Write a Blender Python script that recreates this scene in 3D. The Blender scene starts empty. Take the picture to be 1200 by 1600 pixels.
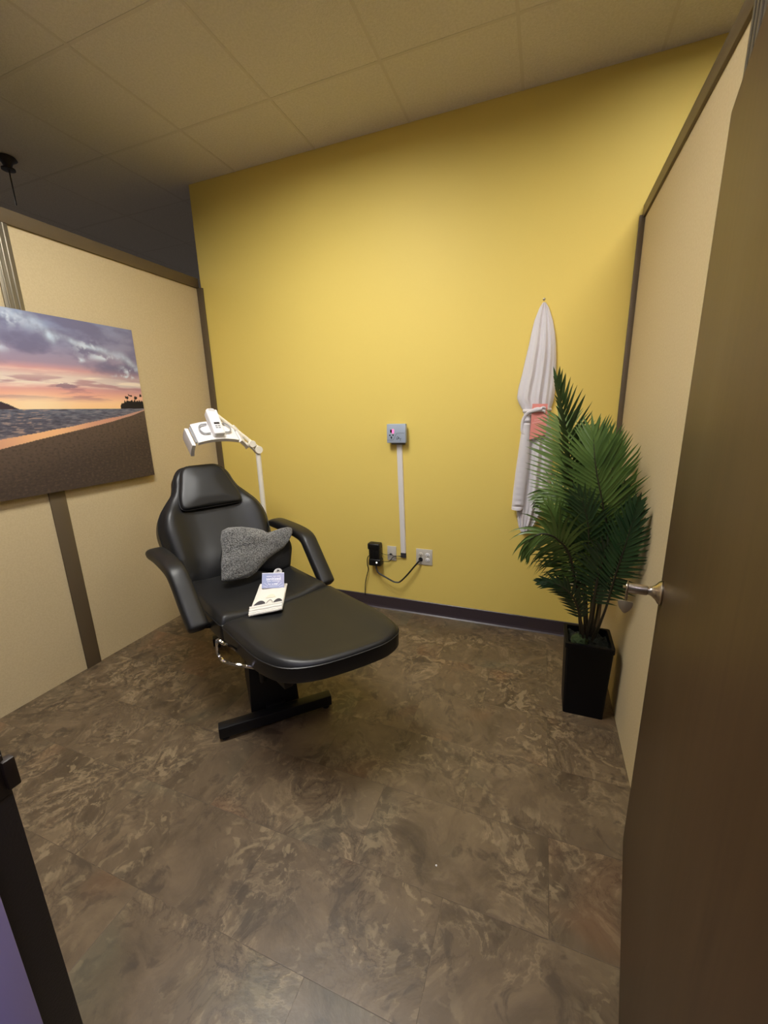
import bpy, bmesh, math, random
from mathutils import Vector, Matrix, noise

random.seed(7)
C = bpy.context.scene.collection
sc = bpy.context.scene
PI = math.pi
V = Vector

# ------------------------------------------------------------------ camera
F_PX, YAW, PITCH, ROLL = 640.027, -0.36923, 0.24403, 0.02582
CAM = V((0, 0, 1.463))
_cy, _sy, _cp, _sp, _cr, _sr = math.cos(YAW), math.sin(YAW), math.cos(PITCH), math.sin(PITCH), math.cos(ROLL), math.sin(ROLL)
_f = V((_sy * _cp, _cy * _cp, -_sp))
_r = V((_cy, -_sy, 0))
_d = _f.cross(_r)
RIGHT = _cr * _r + _sr * _d
DOWN = -_sr * _r + _cr * _d
FWD = _f
cam_data = bpy.data.cameras.new('camera')
cam_data.sensor_fit = 'VERTICAL'
cam_data.sensor_height = 24.0
cam_data.sensor_width = 18.0
cam_data.lens = F_PX / 1600.0 * 24.0
cam_data.clip_start = 0.01
cam = bpy.data.objects.new('camera', cam_data)
C.objects.link(cam)
cam.matrix_world = Matrix((
    (RIGHT.x, -DOWN.x, -FWD.x, CAM.x),
    (RIGHT.y, -DOWN.y, -FWD.y, CAM.y),
    (RIGHT.z, -DOWN.z, -FWD.z, CAM.z),
    (0, 0, 0, 1)))
sc.camera = cam


def hit(px, py, P0, N):
    """the point of a real plane (P0, N) seen along a sight line"""
    d = RIGHT * ((px - 600) / F_PX) + DOWN * ((py - 800) / F_PX) + FWD
    P0 = V(P0); N = V(N)
    t = (P0 - CAM).dot(N) / d.dot(N)
    return CAM + d * t


def at(px, py, Y):
    return hit(px, py, (0, Y, 0), (0, 1, 0))


# ------------------------------------------------------------------ materials
def srgb(r, g, b):
    def f(c):
        c /= 255.0
        return c / 12.92 if c <= 0.04045 else ((c + 0.055) / 1.055) ** 2.4
    return (f(r), f(g), f(b), 1)


def mat(name, col, rough=0.5, metal=0.0, spec=0.5, bump=None, vary=None, coat=0.0, sheen=0.0):
    """bump=(scale,strength), vary=(colour2, scale, detail)"""
    m = bpy.data.materials.new(name)
    m.use_nodes = True
    nt = m.node_tree
    p = nt.nodes['Principled BSDF']
    p.inputs['Base Color'].default_value = col
    p.inputs['Roughness'].default_value = rough
    p.inputs['Metallic'].default_value = metal
    p.inputs['Specular IOR Level'].default_value = spec
    p.inputs['Coat Weight'].default_value = coat
    p.inputs['Sheen Weight'].default_value = sheen
    tc = nt.nodes.new('ShaderNodeTexCoord')
    if vary:
        n = nt.nodes.new('ShaderNodeTexNoise')
        n.inputs['Scale'].default_value = vary[1]
        n.inputs['Detail'].default_value = vary[2]
        nt.links.new(tc.outputs['Object'], n.inputs['Vector'])
        r = nt.nodes.new('ShaderNodeValToRGB')
        r.color_ramp.elements[0].position = 0.35
        r.color_ramp.elements[1].position = 0.65
        r.color_ramp.elements[0].color = col
        r.color_ramp.elements[1].color = vary[0]
        nt.links.new(n.outputs['Fac'], r.inputs['Fac'])
        nt.links.new(r.outputs['Color'], p.inputs['Base Color'])
    if bump:
        n = nt.nodes.new('ShaderNodeTexNoise')
        n.inputs['Scale'].default_value = bump[0]
        n.inputs['Detail'].default_value = 4
        nt.links.new(tc.outputs['Object'], n.inputs['Vector'])
        b = nt.nodes.new('ShaderNodeBump')
        b.inputs['Strength'].default_value = bump[1]
        b.inputs['Distance'].default_value = 0.01
        nt.links.new(n.outputs['Fac'], b.inputs['Height'])
        nt.links.new(b.outputs['Normal'], p.inputs['Normal'])
    return m


def emit(name, col, strength):
    m = bpy.data.materials.new(name)
    m.use_nodes = True
    nt = m.node_tree
    nt.nodes.remove(nt.nodes['Principled BSDF'])
    e = nt.nodes.new('ShaderNodeEmission')
    e.inputs['Color'].default_value = col
    e.inputs['Strength'].default_value = strength
    nt.links.new(e.outputs[0], nt.nodes['Material Output'].inputs['Surface'])
    return m


def wood_mat(name, c1, c2):
    m = bpy.data.materials.new(name)
    m.use_nodes = True
    nt = m.node_tree
    p = nt.nodes['Principled BSDF']
    p.inputs['Roughness'].default_value = 0.42
    p.inputs['Specular IOR Level'].default_value = 0.35
    tc = nt.nodes.new('ShaderNodeTexCoord')
    mp = nt.nodes.new('ShaderNodeMapping')
    mp.inputs['Scale'].default_value = (14, 14, 0.7)
    nt.links.new(tc.outputs['Object'], mp.inputs['Vector'])
    n = nt.nodes.new('ShaderNodeTexNoise')
    n.inputs['Scale'].default_value = 3.0
    n.inputs['Detail'].default_value = 6
    n.inputs['Distortion'].default_value = 0.6
    nt.links.new(mp.outputs[0], n.inputs['Vector'])
    r = nt.nodes.new('ShaderNodeValToRGB')
    r.color_ramp.elements[0].color = c1
    r.color_ramp.elements[1].color = c2
    r.color_ramp.elements[0].position = 0.3
    r.color_ramp.elements[1].position = 0.7
    nt.links.new(n.outputs['Fac'], r.inputs['Fac'])
    nt.links.new(r.outputs['Color'], p.inputs['Base Color'])
    return m


def floor_mat():
    m = bpy.data.materials.new('slate_vinyl')
    m.use_nodes = True
    nt = m.node_tree
    N, L = nt.nodes, nt.links
    p = N['Principled BSDF']
    tc = N.new('ShaderNodeTexCoord')
    mp = N.new('ShaderNodeMapping')
    mp.inputs['Location'].default_value = (0.503, -0.6233, 0)
    L.new(tc.outputs['Object'], mp.inputs['Vector'])
    br = N.new('ShaderNodeTexBrick')
    br.offset = 0.5
    br.inputs['Scale'].default_value = 1.0
    br.inputs['Brick Width'].default_value = 0.6096
    br.inputs['Row Height'].default_value = 0.3048
    br.inputs['Mortar Size'].default_value = 0.0012
    br.inputs['Mortar Smooth'].default_value = 0.3
    br.inputs['Bias'].default_value = 0.0
    br.inputs['Color1'].default_value = (0, 0, 0, 1)
    br.inputs['Color2'].default_value = (1, 1, 1, 1)
    br.inputs['Mortar'].default_value = (0.5, 0.5, 0.5, 1)
    L.new(mp.outputs[0], br.inputs['Vector'])
    w = N.new('ShaderNodeMath'); w.operation = 'MULTIPLY'
    w.inputs[1].default_value = 9.0
    L.new(br.outputs['Color'], w.inputs[0])

    def noise4(scale, detail, rough, dist, vec):
        n = N.new('ShaderNodeTexNoise'); n.noise_dimensions = '4D'
        n.inputs['Scale'].default_value = scale
        n.inputs['Detail'].default_value = detail
        n.inputs['Roughness'].default_value = rough
        n.inputs['Distortion'].default_value = dist
        L.new(vec, n.inputs['Vector']); L.new(w.outputs[0], n.inputs['W'])
        return n

    def ramp(stops, fac):
        r = N.new('ShaderNodeValToRGB')
        e = r.color_ramp.elements
        while len(e) < len(stops):
            e.new(0.5)
        for el, (po, co) in zip(e, stops):
            el.position = po; el.color = co
        L.new(fac, r.inputs['Fac'])
        return r

    base = noise4(4.6, 9, 0.64, 0.9, tc.outputs['Object'])
    ra = ramp([(0.28, srgb(62, 51, 40)), (0.40, srgb(88, 74, 57)), (0.434, srgb(102, 87, 67)), (0.442, srgb(134, 117, 91)), (0.462, srgb(108, 92, 71)),
               (0.495, srgb(100, 85, 66)), (0.503, srgb(72, 60, 47)), (0.522, srgb(98, 83, 64)), (0.563, srgb(110, 94, 72)), (0.572, srgb(144, 126, 98)),
               (0.60, srgb(116, 99, 76)), (0.65, srgb(92, 78, 60)), (0.74, srgb(120, 103, 79))], base.outputs['Fac'])
    rb = ramp([(0.28, srgb(62, 51, 40)), (0.42, srgb(90, 76, 58)), (0.53, srgb(104, 88, 68)), (0.70, srgb(120, 103, 79))], base.outputs['Fac'])
    sel = noise4(3.8, 4, 0.6, 0.4, tc.outputs['Object'])
    rs = ramp([(0.44, (0, 0, 0, 1)), (0.60, (1, 1, 1, 1))], sel.outputs['Fac'])
    r1 = N.new('ShaderNodeMix'); r1.data_type = 'RGBA'
    L.new(rs.outputs['Color'], r1.inputs['Factor']); L.new(rb.outputs['Color'], r1.inputs['A']); L.new(ra.outputs['Color'], r1.inputs['B'])
    # pale curled flakes
    fl = noise4(13.0, 4, 0.55, 1.6, tc.outputs['Object'])
    r2 = ramp([(0.55, (0, 0, 0, 1)), (0.60, (.85, .85, .85, 1))], fl.outputs['Fac'])
    mk = noise4(3.4, 3, 0.5, 0.5, tc.outputs['Object'])
    r2b = ramp([(0.44, (0, 0, 0, 1)), (0.6, (0.75, 0.75, 0.75, 1))], mk.outputs['Fac'])
    mm = N.new('ShaderNodeMath'); mm.operation = 'MULTIPLY'
    L.new(r2.outputs['Color'], mm.inputs[0]); L.new(r2b.outputs['Color'], mm.inputs[1])
    mx = N.new('ShaderNodeMix'); mx.data_type = 'RGBA'
    L.new(mm.outputs[0], mx.inputs['Factor']); L.new(r1.outputs['Result'], mx.inputs['A'])
    mx.inputs['B'].default_value = srgb(146, 129, 100)
    # dark smudges
    dk = noise4(9, 5, 0.6, 1.2, tc.outputs['Object'])
    r3 = ramp([(0.56, (0, 0, 0, 1)), (0.64, (0.6, 0.6, 0.6, 1))], dk.outputs['Fac'])
    mx2 = N.new('ShaderNodeMix'); mx2.data_type = 'RGBA'
    L.new(r3.outputs['Color'], mx2.inputs['Factor']); L.new(mx.outputs['Result'], mx2.inputs['A'])
    mx2.inputs['B'].default_value = srgb(60, 51, 42)
    # rust and moss patches
    ru = noise4(1.9, 2, 0.5, 0.8, tc.outputs['Object'])
    r4 = ramp([(0.60, (0, 0, 0, 1)), (0.75, (0.3, 0.3, 0.3, 1))], ru.outputs['Fac'])
    mx3 = N.new('ShaderNodeMix'); mx3.data_type = 'RGBA'
    L.new(r4.outputs['Color'], mx3.inputs['Factor']); L.new(mx2.outputs['Result'], mx3.inputs['A'])
    mx3.inputs['B'].default_value = srgb(150, 100, 64)
    r5 = ramp([(0.28, (0.35, 0.35, 0.35, 1)), (0.40, (0, 0, 0, 1))], ru.outputs['Fac'])
    mx4 = N.new('ShaderNodeMix'); mx4.data_type = 'RGBA'
    L.new(r5.outputs['Color'], mx4.inputs['Factor']); L.new(mx3.outputs['Result'], mx4.inputs['A'])
    mx4.inputs['B'].default_value = srgb(98, 98, 80)
    # seams
    mx5 = N.new('ShaderNodeMix'); mx5.data_type = 'RGBA'
    sf = N.new('ShaderNodeMath'); sf.operation = 'MULTIPLY'; sf.inputs[1].default_value = 0.35
    L.new(br.outputs['Fac'], sf.inputs[0])
    L.new(sf.outputs[0], mx5.inputs['Factor']); L.new(mx4.outputs['Result'], mx5.inputs['A'])
    mx5.inputs['B'].default_value = srgb(40, 32, 24)
    L.new(mx5.outputs['Result'], p.inputs['Base Color'])
    p.inputs['Roughness'].default_value = 0.36
    p.inputs['Specular IOR Level'].default_value = 0.5
    hb = N.new('ShaderNodeMath'); hb.operation = 'SUBTRACT'
    L.new(base.outputs['Fac'], hb.inputs[0]); L.new(br.outputs['Fac'], hb.inputs[1])
    b = N.new('ShaderNodeBump'); b.inputs['Strength'].default_value = 0.3; b.inputs['Distance'].default_value = 0.008
    L.new(hb.outputs[0], b.inputs['Height']); L.new(b.outputs['Normal'], p.inputs['Normal'])
    return m


def leaf_mat(name, c1, c2):
    m = mat(name, c1, 0.35, 0, 0.5, vary=(c2, 6.0, 2))
    p = m.node_tree.nodes['Principled BSDF']
    p.inputs['Transmission Weight'].default_value = 0.0
    return m


M = {}
M['floor'] = floor_mat()
M['ceiling'] = mat('ceiling_tile', srgb(222, 216, 212), 0.9, 0, 0.1, bump=(180, 0.25), vary=(srgb(213, 207, 202), 90, 3))
M['grid'] = mat('ceiling_grid', srgb(208, 201, 195), 0.6, 0, 0.2)
M['yellow'] = mat('yellow_paint', srgb(238, 212, 114), 0.55, 0, 0.25, bump=(240, 0.06))
M['panel'] = mat('beige_wall_panel', srgb(206, 188, 150), 0.6, 0, 0.2, bump=(300, 0.12), vary=(srgb(200, 181, 143), 120, 3))
M['panel_white'] = mat('offwhite_paint', srgb(206, 192, 160), 0.7, 0, 0.2)
M['trim'] = mat('bronze_trim', srgb(104, 90, 70), 0.45, 0.2, 0.4)
M['silver_trim'] = mat('brushed_silver_trim', srgb(140, 132, 116), 0.35, 0.7, 0.5)
M['cove'] = mat('dark_cove_base', srgb(62, 52, 58), 0.4, 0, 0.5)
M['door'] = wood_mat('dark_brown_door', srgb(66, 48, 32), srgb(76, 57, 38))
M['jamb'] = mat('dark_jamb', srgb(52, 48, 48), 0.5, 0, 0.3, bump=(200, 0.1))
M['stop'] = mat('lavender_light_tint', srgb(186, 178, 246), 0.6, 0, 0.3)  # purple light on the dark frame, put into the base colour
M['steel'] = mat('satin_steel', srgb(190, 180, 165), 0.28, 1.0)
M['tag_metal'] = mat('dull_tag_metal', srgb(172, 160, 138), 0.4, 0.6)
M['chrome'] = mat('chrome', srgb(225, 222, 215), 0.1, 1.0)
M['leather'] = mat('black_vinyl_upholstery', srgb(25, 25, 26), 0.42, 0, 0.45, bump=(420, 0.05))
M['piping'] = mat('black_piping', srgb(20, 20, 21), 0.4, 0, 0.5)
M['black_metal'] = mat('black_powdercoat', srgb(19, 19, 21), 0.45, 0.2, 0.4)
M['black_rubber'] = mat('black_rubber', srgb(14, 14, 14), 0.7)
M['black_plastic'] = mat('black_plastic', srgb(20, 19, 18), 0.4)
M['white_plastic'] = mat('white_plastic', srgb(238, 236, 236), 0.35, 0, 0.5)
M['white_pole'] = mat('cream_enamel', srgb(240, 234, 218), 0.35, 0, 0.5)
M['grey_plastic'] = mat('grey_plastic', srgb(150, 150, 152), 0.4)
M['dark_display'] = mat('dark_display', srgb(25, 22, 26), 0.2)
M['box_grey'] = mat('blue_grey_plastic', srgb(168, 180, 198), 0.45)
M['box_dark'] = mat('darker_grey_plastic', srgb(128, 122, 124), 0.5)
M['ink'] = mat('dark_ink', srgb(48, 50, 58), 0.6)
M['red_led'] = emit('red_led', (1.0, 0.10, 0.25, 1), 3.0)
M['white_led'] = emit('white_led', (1.0, 0.95, 0.8, 1), 3.0)
M['raceway'] = mat('white_raceway', srgb(232, 228, 226), 0.4)
M['plate'] = mat('ivory_plate', srgb(222, 214, 196), 0.4)
M['plate_steel'] = mat('light_grey_plate', srgb(205, 200, 188), 0.4)
M['robe'] = mat('white_robe_cotton', srgb(226, 222, 226), 0.9, 0, 0.1, bump=(300, 0.25), sheen=0.2)
M['tag'] = mat('coral_card', srgb(236, 150, 140), 0.6)
M['tag_ink'] = mat('pale_pink_ink', srgb(255, 206, 198), 0.6)
M['card'] = mat('periwinkle_card', srgb(150, 160, 200), 0.55, vary=(srgb(172, 172, 206), 14, 2))
M['card_ink'] = mat('white_ink', srgb(245, 245, 252), 0.6)
M['cloth'] = mat('white_cotton', srgb(226, 223, 215), 0.9, 0, 0.1, bump=(260, 0.2))
M['cloth_ink'] = mat('charcoal_print', srgb(62, 60, 66), 0.9)
M['gold_ink'] = mat('pale_gold_print', srgb(222, 216, 196), 0.9)
M['fleece'] = mat('heather_grey_fleece', srgb(62, 62, 62), 0.95, 0, 0.1, bump=(160, 0.9), vary=(srgb(150, 150, 148), 190, 3), sheen=0.3)
M['fabric_black'] = mat('black_nylon', srgb(17, 18, 22), 0.6, 0, 0.4, bump=(200, 0.2))
M['pot'] = mat('black_planter', srgb(9, 9, 13), 0.5, 0, 0.2)
M['soil'] = mat('dark_soil', srgb(24, 28, 20), 0.95, bump=(60, 1.0), vary=(srgb(34, 38, 24), 40, 4))
M['moss'] = mat('green_moss', srgb(50, 66, 34), 0.95, bump=(70, 1.0))
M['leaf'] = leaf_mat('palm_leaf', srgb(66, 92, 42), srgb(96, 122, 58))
M['leaf_lit'] = leaf_mat('lit_palm_leaf', srgb(104, 130, 72), srgb(122, 148, 88))  # palm leaf as lit by the lamp, light put into the green
M['leaf_shaded'] = leaf_mat('shaded_palm_leaf', srgb(30, 52, 30), srgb(42, 66, 36))  # same leaf where shade falls, darkness put into the green
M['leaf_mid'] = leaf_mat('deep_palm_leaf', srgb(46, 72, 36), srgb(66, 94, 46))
M['stem'] = mat('brown_green_stem', srgb(52, 50, 32), 0.5, vary=(srgb(44, 36, 30), 9, 2))
M['canvas_side'] = mat('canvas_edge', srgb(60, 52, 50), 0.8)
M['troffer'] = mat('grey_fixture', srgb(120, 118, 114), 0.5)
M['diffuser'] = emit('lamp_diffuser', (1.0, 0.975, 0.92, 1), 36.0)
M['diffuser_side'] = emit('neighbour_diffuser', (1.0, 0.94, 0.84, 1), 10.0)
M['fill_hall'] = emit('hall_fill_panel', (0.80, 0.75, 1.0, 1), 15.0)  # tinted fill panel, added behind the camera to light the room
M['bracket'] = mat('dark_bronze', srgb(36, 26, 20), 0.5)


def vcol_mat(name):
    m = bpy.data.materials.new(name)
    m.use_nodes = True
    nt = m.node_tree
    p = nt.nodes['Principled BSDF']
    p.inputs['Roughness'].default_value = 0.55
    p.inputs['Specular IOR Level'].default_value = 0.25
    a = nt.nodes.new('ShaderNodeVertexColor')
    a.layer_name = 'print'
    nt.links.new(a.outputs['Color'], p.inputs['Base Color'])
    return m


# ------------------------------------------------------------------ builders
def frame(o, x, y=None, z=None):
    """matrix with origin o and the given axes"""
    x = V(x).normalized()
    if y is None:
        z = V(z).normalized(); y = z.cross(x).normalized()
    else:
        y = V(y).normalized(); z = x.cross(y).normalized(); y = z.cross(x).normalized()
    z = x.cross(y)
    return Matrix(((x.x, y.x, z.x, o[0]), (x.y, y.y, z.y, o[1]), (x.z, y.z, z.z, o[2]), (0, 0, 0, 1)))


I4 = Matrix.Identity(4)


class MB:
    def __init__(s):
        s.bm = bmesh.new(); s.mi = 0

    def face(s, vs):
        try:
            f = s.bm.faces.new(vs); f.material_index = s.mi; f.smooth = True
            return f
        except ValueError:
            return None

    def box(s, lo, hi, T=I4, bevel=0.0, seg=2):
        r = bmesh.ops.create_cube(s.bm, size=1.0)
        vs = r['verts']
        lo, hi = V(lo), V(hi)
        for v in vs:
            v.co = V(((v.co.x + .5) * (hi.x - lo.x) + lo.x, (v.co.y + .5) * (hi.y - lo.y) + lo.y, (v.co.z + .5) * (hi.z - lo.z) + lo.z))
        fs = list({f for v in vs for f in v.link_faces})
        for f in fs:
            f.material_index = s.mi; f.smooth = bevel > 0
        if bevel > 0:
            es = list({e for v in vs for e in v.link_edges})
            rr = bmesh.ops.bevel(s.bm, geom=es, offset=bevel, segments=seg, affect='EDGES', profile=0.5)
            vs = list({v for f in rr['faces'] for v in f.verts} | {v for v in vs if v.is_valid})
            for f in {f for v in vs for f in v.link_faces}:
                f.material_index = s.mi; f.smooth = True
        for v in vs:
            v.co = T @ v.co
        return s

    def rings(s, rings, closed=True, cap0=True, cap1=True):
        """skin a list of point rings"""
        R = [[s.bm.verts.new(p) for p in ring] for ring in rings]
        for a, b in zip(R, R[1:]):
            n = len(a)
            for i in range(n if closed else n - 1):
                j = (i + 1) % n
                s.face((a[i], a[j], b[j], b[i]))
        if cap0 and len(R[0]) > 2:
            s.face(list(reversed(R[0])))
        if cap1 and len(R[-1]) > 2:
            s.face(R[-1])
        return s

    def tube(s, pts, r, seg=10, caps=True, flat=1.0, up=None):
        pts = [V(p) for p in pts]
        n = len(pts)
        rad = r if isinstance(r, (list, tuple)) else [r] * n
        rings = []
        ref = None
        for i, p in enumerate(pts):
            t = (pts[min(i + 1, n - 1)] - pts[max(i - 1, 0)]).normalized()
            if up is not None:
                ref = V(up)
            elif ref is None:
                ref = V((0, 0, 1)) if abs(t.z) < .9 else V((1, 0, 0))
            a = (ref - t * ref.dot(t)).normalized()
            ref = a
            b = t.cross(a)
            rings.append([p + (a * math.cos(k * 2 * PI / seg) * flat + b * math.sin(k * 2 * PI / seg)) * rad[i] for k in range(seg)])
        return s.rings(rings, True, caps, caps)

    def lathe(s, prof, T=I4, seg=24):
        """prof = [(radius, height)] about local z"""
        rings = [[T @ V((max(r, 1e-4) * math.cos(k * 2 * PI / seg), max(r, 1e-4) * math.sin(k * 2 * PI / seg), h)) for k in range(seg)] for r, h in prof]
        return s.rings(rings)

    def prism(s, outline, z0, z1, T=I4, inset=0.0):
        """outline extruded z0..z1, optionally with softened top"""
        n = len(outline)
        cx = sum(p[0] for p in outline) / n; cy = sum(p[1] for p in outline) / n

        def ring(z, k):
            out = []
            for x, y in outline:
                d = math.hypot(x - cx, y - cy) or 1
                q = 1 - k / d
                out.append(T @ V((cx + (x - cx) * q, cy + (y - cy) * q, z)))
            return out
        if inset:
            return s.rings([ring(z0, 0), ring(z1 - inset, 0), ring(z1 - inset * .3, inset * .3), ring(z1, inset)])
        return s.rings([ring(z0, 0), ring(z1, 0)])

    def pad(s, outline, th, r, T=I4, crown=None, under=0.3, nr=9):
        """an upholstered cushion: rounded rim, crowned top"""
        n = len(outline)
        cx = sum(p[0] for p in outline) / n; cy = sum(p[1] for p in outline) / n

        def ring(z, k, sc=1.0, top=False):
            out = []
            for x, y in outline:
                d = math.hypot(x - cx, y - cy) or 1
                q = max(0.0, 1 - k / d) * sc
                X, Y = cx + (x - cx) * q, cy + (y - cy) * q
                zz = z + (crown(X, Y, 1 - q) if (crown and top) else 0)
                out.append(T @ V((X, Y, zz)))
            return out
        R = []
        ru = r * under
        R.append(ring(0, ru, 0.02)); R.append(ring(0, ru, 0.6)); R.append(ring(0, ru))
        R.append(ring(ru * .3, ru * .3)); R.append(ring(ru, 0))
        R.append(ring((th - r + ru) * .5, 0)); R.append(ring(th - r, 0))
        for k in range(1, 6):
            a = k / 5 * PI / 2
            R.append(ring(th - r + r * math.sin(a), r * (1 - math.cos(a)), 1.0, k >= 3))
        for k in range(1, nr + 1):
            R.append(ring(th, r, 1 - k / (nr + .15), True))
        return s.rings(R)

    def build(s, name, m, parent=None, flat=False, label=None, world=False, doubles=False):
        bm = s.bm
        if doubles:
            bmesh.ops.remove_doubles(bm, verts=bm.verts, dist=1e-5)
        bmesh.ops.recalc_face_normals(bm, faces=bm.faces)
        if world and parent is not None:
            inv = WM(parent).inverted()
            bm.transform(inv)
        if flat:
            for f in bm.faces:
                f.smooth = False
        me = bpy.data.meshes.new(name)
        bm.to_mesh(me); bm.free()
        ms = m if isinstance(m, (list, tuple)) else [m]
        for k in ms:
            me.materials.append(k)
        if not flat:
            try:
                me.set_sharp_from_angle(angle=math.radians(42))
            except Exception:
                pass
        o = bpy.data.objects.new(name, me)
        C.objects.link(o)
        if parent is not None:
            o.parent = parent
        if label:
            o['label'] = label
        return o


def WM(o):
    m = o.matrix_basis.copy()
    while o.parent is not None:
        o = o.parent
        m = o.matrix_basis @ m
    return m


def thing(name, label, cat, loc=(0, 0, 0), rotz=0.0, group=None):
    o = bpy.data.objects.new(name, None)
    o.empty_display_size = 0.05
    C.objects.link(o)
    o.location = loc
    o.rotation_euler = (0, 0, rotz)
    return tag(o, label, cat, group)


def tag(o, label, cat, group=None, kind=None):
    o['label'] = label
    o['category'] = cat
    if group:
        o['group'] = group
    if kind:
        o['kind'] = kind
    return o


def struct(o, label=None, cat=None):
    o['kind'] = 'structure'
    if label:
        o['label'] = label
    if cat:
        o['category'] = cat
    return o


def rounded(pts, rad, seg=6, step=0.04):
    """polygon with rounded corners, straight runs subdivided"""
    n = len(pts)
    out = []
    rads = rad if isinstance(rad, (list, tuple)) else [rad] * n
    for i in range(n):
        p0, p1, p2 = V((*pts[i - 1], 0)), V((*pts[i], 0)), V((*pts[(i + 1) % n], 0))
        a, b = (p0 - p1), (p2 - p1)
        k = min(rads[i], a.length * .49, b.length * .49)
        q0, q2 = p1 + a.normalized() * k, p1 + b.normalized() * k
        for j in range(seg + 1):
            t = j / seg
            q = q0 * (1 - t) ** 2 + p1 * 2 * t * (1 - t) + q2 * t * t
            out.append((q.x, q.y))
    res = []
    for i in range(len(out)):
        a, b = V(out[i]), V(out[(i + 1) % len(out)])
        m = max(1, int((b - a).length / step))
        for j in range(m):
            q = a.lerp(b, j / m)
            res.append((q.x, q.y))
    return res


def smooth_path(pts, n=8):
    pts = [V(p) for p in pts]
    P = [pts[0] * 2 - pts[1]] + pts + [pts[-1] * 2 - pts[-2]]
    out = []
    for i in range(1, len(P) - 2):
        a, b, c, d = P[i - 1], P[i], P[i + 1], P[i + 2]
        for j in range(n):
            t = j / n
            out.append(0.5 * ((2 * b) + (c - a) * t + (2 * a - 5 * b + 4 * c - d) * t * t + (3 * b - a - 3 * c + d) * t ** 3))
    out.append(pts[-1])
    return out


def sstep(a, b, x):
    t = min(1, max(0, (x - a) / (b - a)))
    return t * t * (3 - 2 * t)


def text_mesh(name, body, size, T, m, parent, depth=0.0004, squash=1.0):
    cu = bpy.data.curves.new(name, 'FONT')
    cu.body = body; cu.size = size; cu.align_x = 'CENTER'; cu.align_y = 'CENTER'; cu.extrude = depth
    cu.offset = size * 0.012
    tmp = bpy.data.objects.new(name + '_curve', cu)
    C.objects.link(tmp)
    dg = bpy.context.evaluated_depsgraph_get()
    me = bpy.data.meshes.new_from_object(tmp.evaluated_get(dg))
    bpy.data.objects.remove(tmp)
    me.transform(Matrix.Diagonal((squash, 1, 1, 1)))
    me.transform(T)
    me.materials.clear(); me.materials.append(m)
    o = bpy.data.objects.new(name, me)
    C.objects.link(o); o.parent = parent
    return o


# ------------------------------------------------------------------ the room
D, ZC, XL, XR = 2.66, 3.034, -2.469, 0.409
RAIL0, RAIL1 = 2.372, 2.44

b = MB(); b.box((-6, -3, -0.05), (3.2, 6, 0))
struct(b.build('floor', M['floor'], flat=True), 'brown slate-look vinyl tile floor', 'floor')

# ceiling: lay-in tiles above a slightly lower grid, one cell open for each lamp
GX = [0.405 + 0.61 * i for i in range(-10, 4)]
GY = [1.595 + 0.61 * i for i in range(-8, 8)]
LAMPS = [(-1.425, 0.985 - 0.61), (0.405, 0.985), (-4.475, 0.985), (-0.205, -1.455)]   # lower-left corner of each 2x4 fixture, the last an added fill light


def in_lamp(x, y):
    return any(lx - .01 < x < lx + .62 and ly - .01 < y < ly + 1.23 for lx, ly in LAMPS)


b = MB()
for x0 in GX:
    for y0 in GY:
        if in_lamp(x0 + .3, y0 + .3):
            continue
        b.box((x0 + .006, y0 + .006, ZC), (x0 + .604, y0 + .604, ZC + .02))
struct(b.build('ceiling', M['ceiling'], flat=True), 'suspended ceiling of off-white tiles', 'ceiling')
b = MB()
for x0 in GX + [GX[-1] + .61]:
    for y0 in GY:
        if not in_lamp(x0 + .02, y0 + .3) or not in_lamp(x0 - .02, y0 + .3):
            b.box((x0 - .0075, y0, ZC - .0012), (x0 + .0075, y0 + .61, ZC + .022))
for y0 in GY + [GY[-1] + .61]:
    for x0 in GX:
        if not (in_lamp(x0 + .3, y0 + .02) and in_lamp(x0 + .3, y0 - .02)):
            b.box((x0 + .0074, y0 - .0075, ZC - .0010), (x0 + .6026, y0 + .0075, ZC + .0215))
struct(b.build('trim_1', M['grid'], flat=True), 'metal grid of the suspended ceiling', 'trim')

b = MB(); b.box((-2.44, D, 0), (3.0, D + .12, ZC + .01))
struct(b.build('wall_back', M['yellow'], flat=True), 'yellow painted back wall', 'wall')
# cove base along the yellow wall
prof = [(0, 0), (0, .098), (.004, .1), (.008, .096), (.008, .02), (.012, .008), (.02, 0)]
b = MB()
b.rings([[V((x, D - q[0], q[1])) for q in prof] for x in (XL, XR)])
struct(b.build('baseboard_back', M['cove'], flat=True), 'dark cove base along the yellow wall', 'baseboard')


def partition(name, x0, x1, y0, y1, lab):
    b = MB(); b.box((x0, y0, 0.0), (x1, y1, RAIL0 + .02))
    return struct(b.build(name, M['panel'], flat=True), lab, 'wall')


YW0, YW1 = 0.19, 0.29       # the wall the door is in
partition('wall_left', XL - .07, XL, YW1, D, 'beige panelled left partition')
partition('wall_right', XR, XR + .07, YW1, D, 'beige panelled right partition')
b = MB(); b.box((XL - .085, YW0, RAIL0), (XL + .012, D, RAIL1), bevel=.004)
struct(b.build('trim_2', M['trim']), 'bronze top rail of the left partition', 'trim')
b = MB(); b.box((XR - .012, YW0, RAIL0 - .012), (XR + .085, D, RAIL1 - .02), bevel=.004)
struct(b.build('trim_3', M['trim']), 'bronze top rail of the right partition', 'trim')
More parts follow.
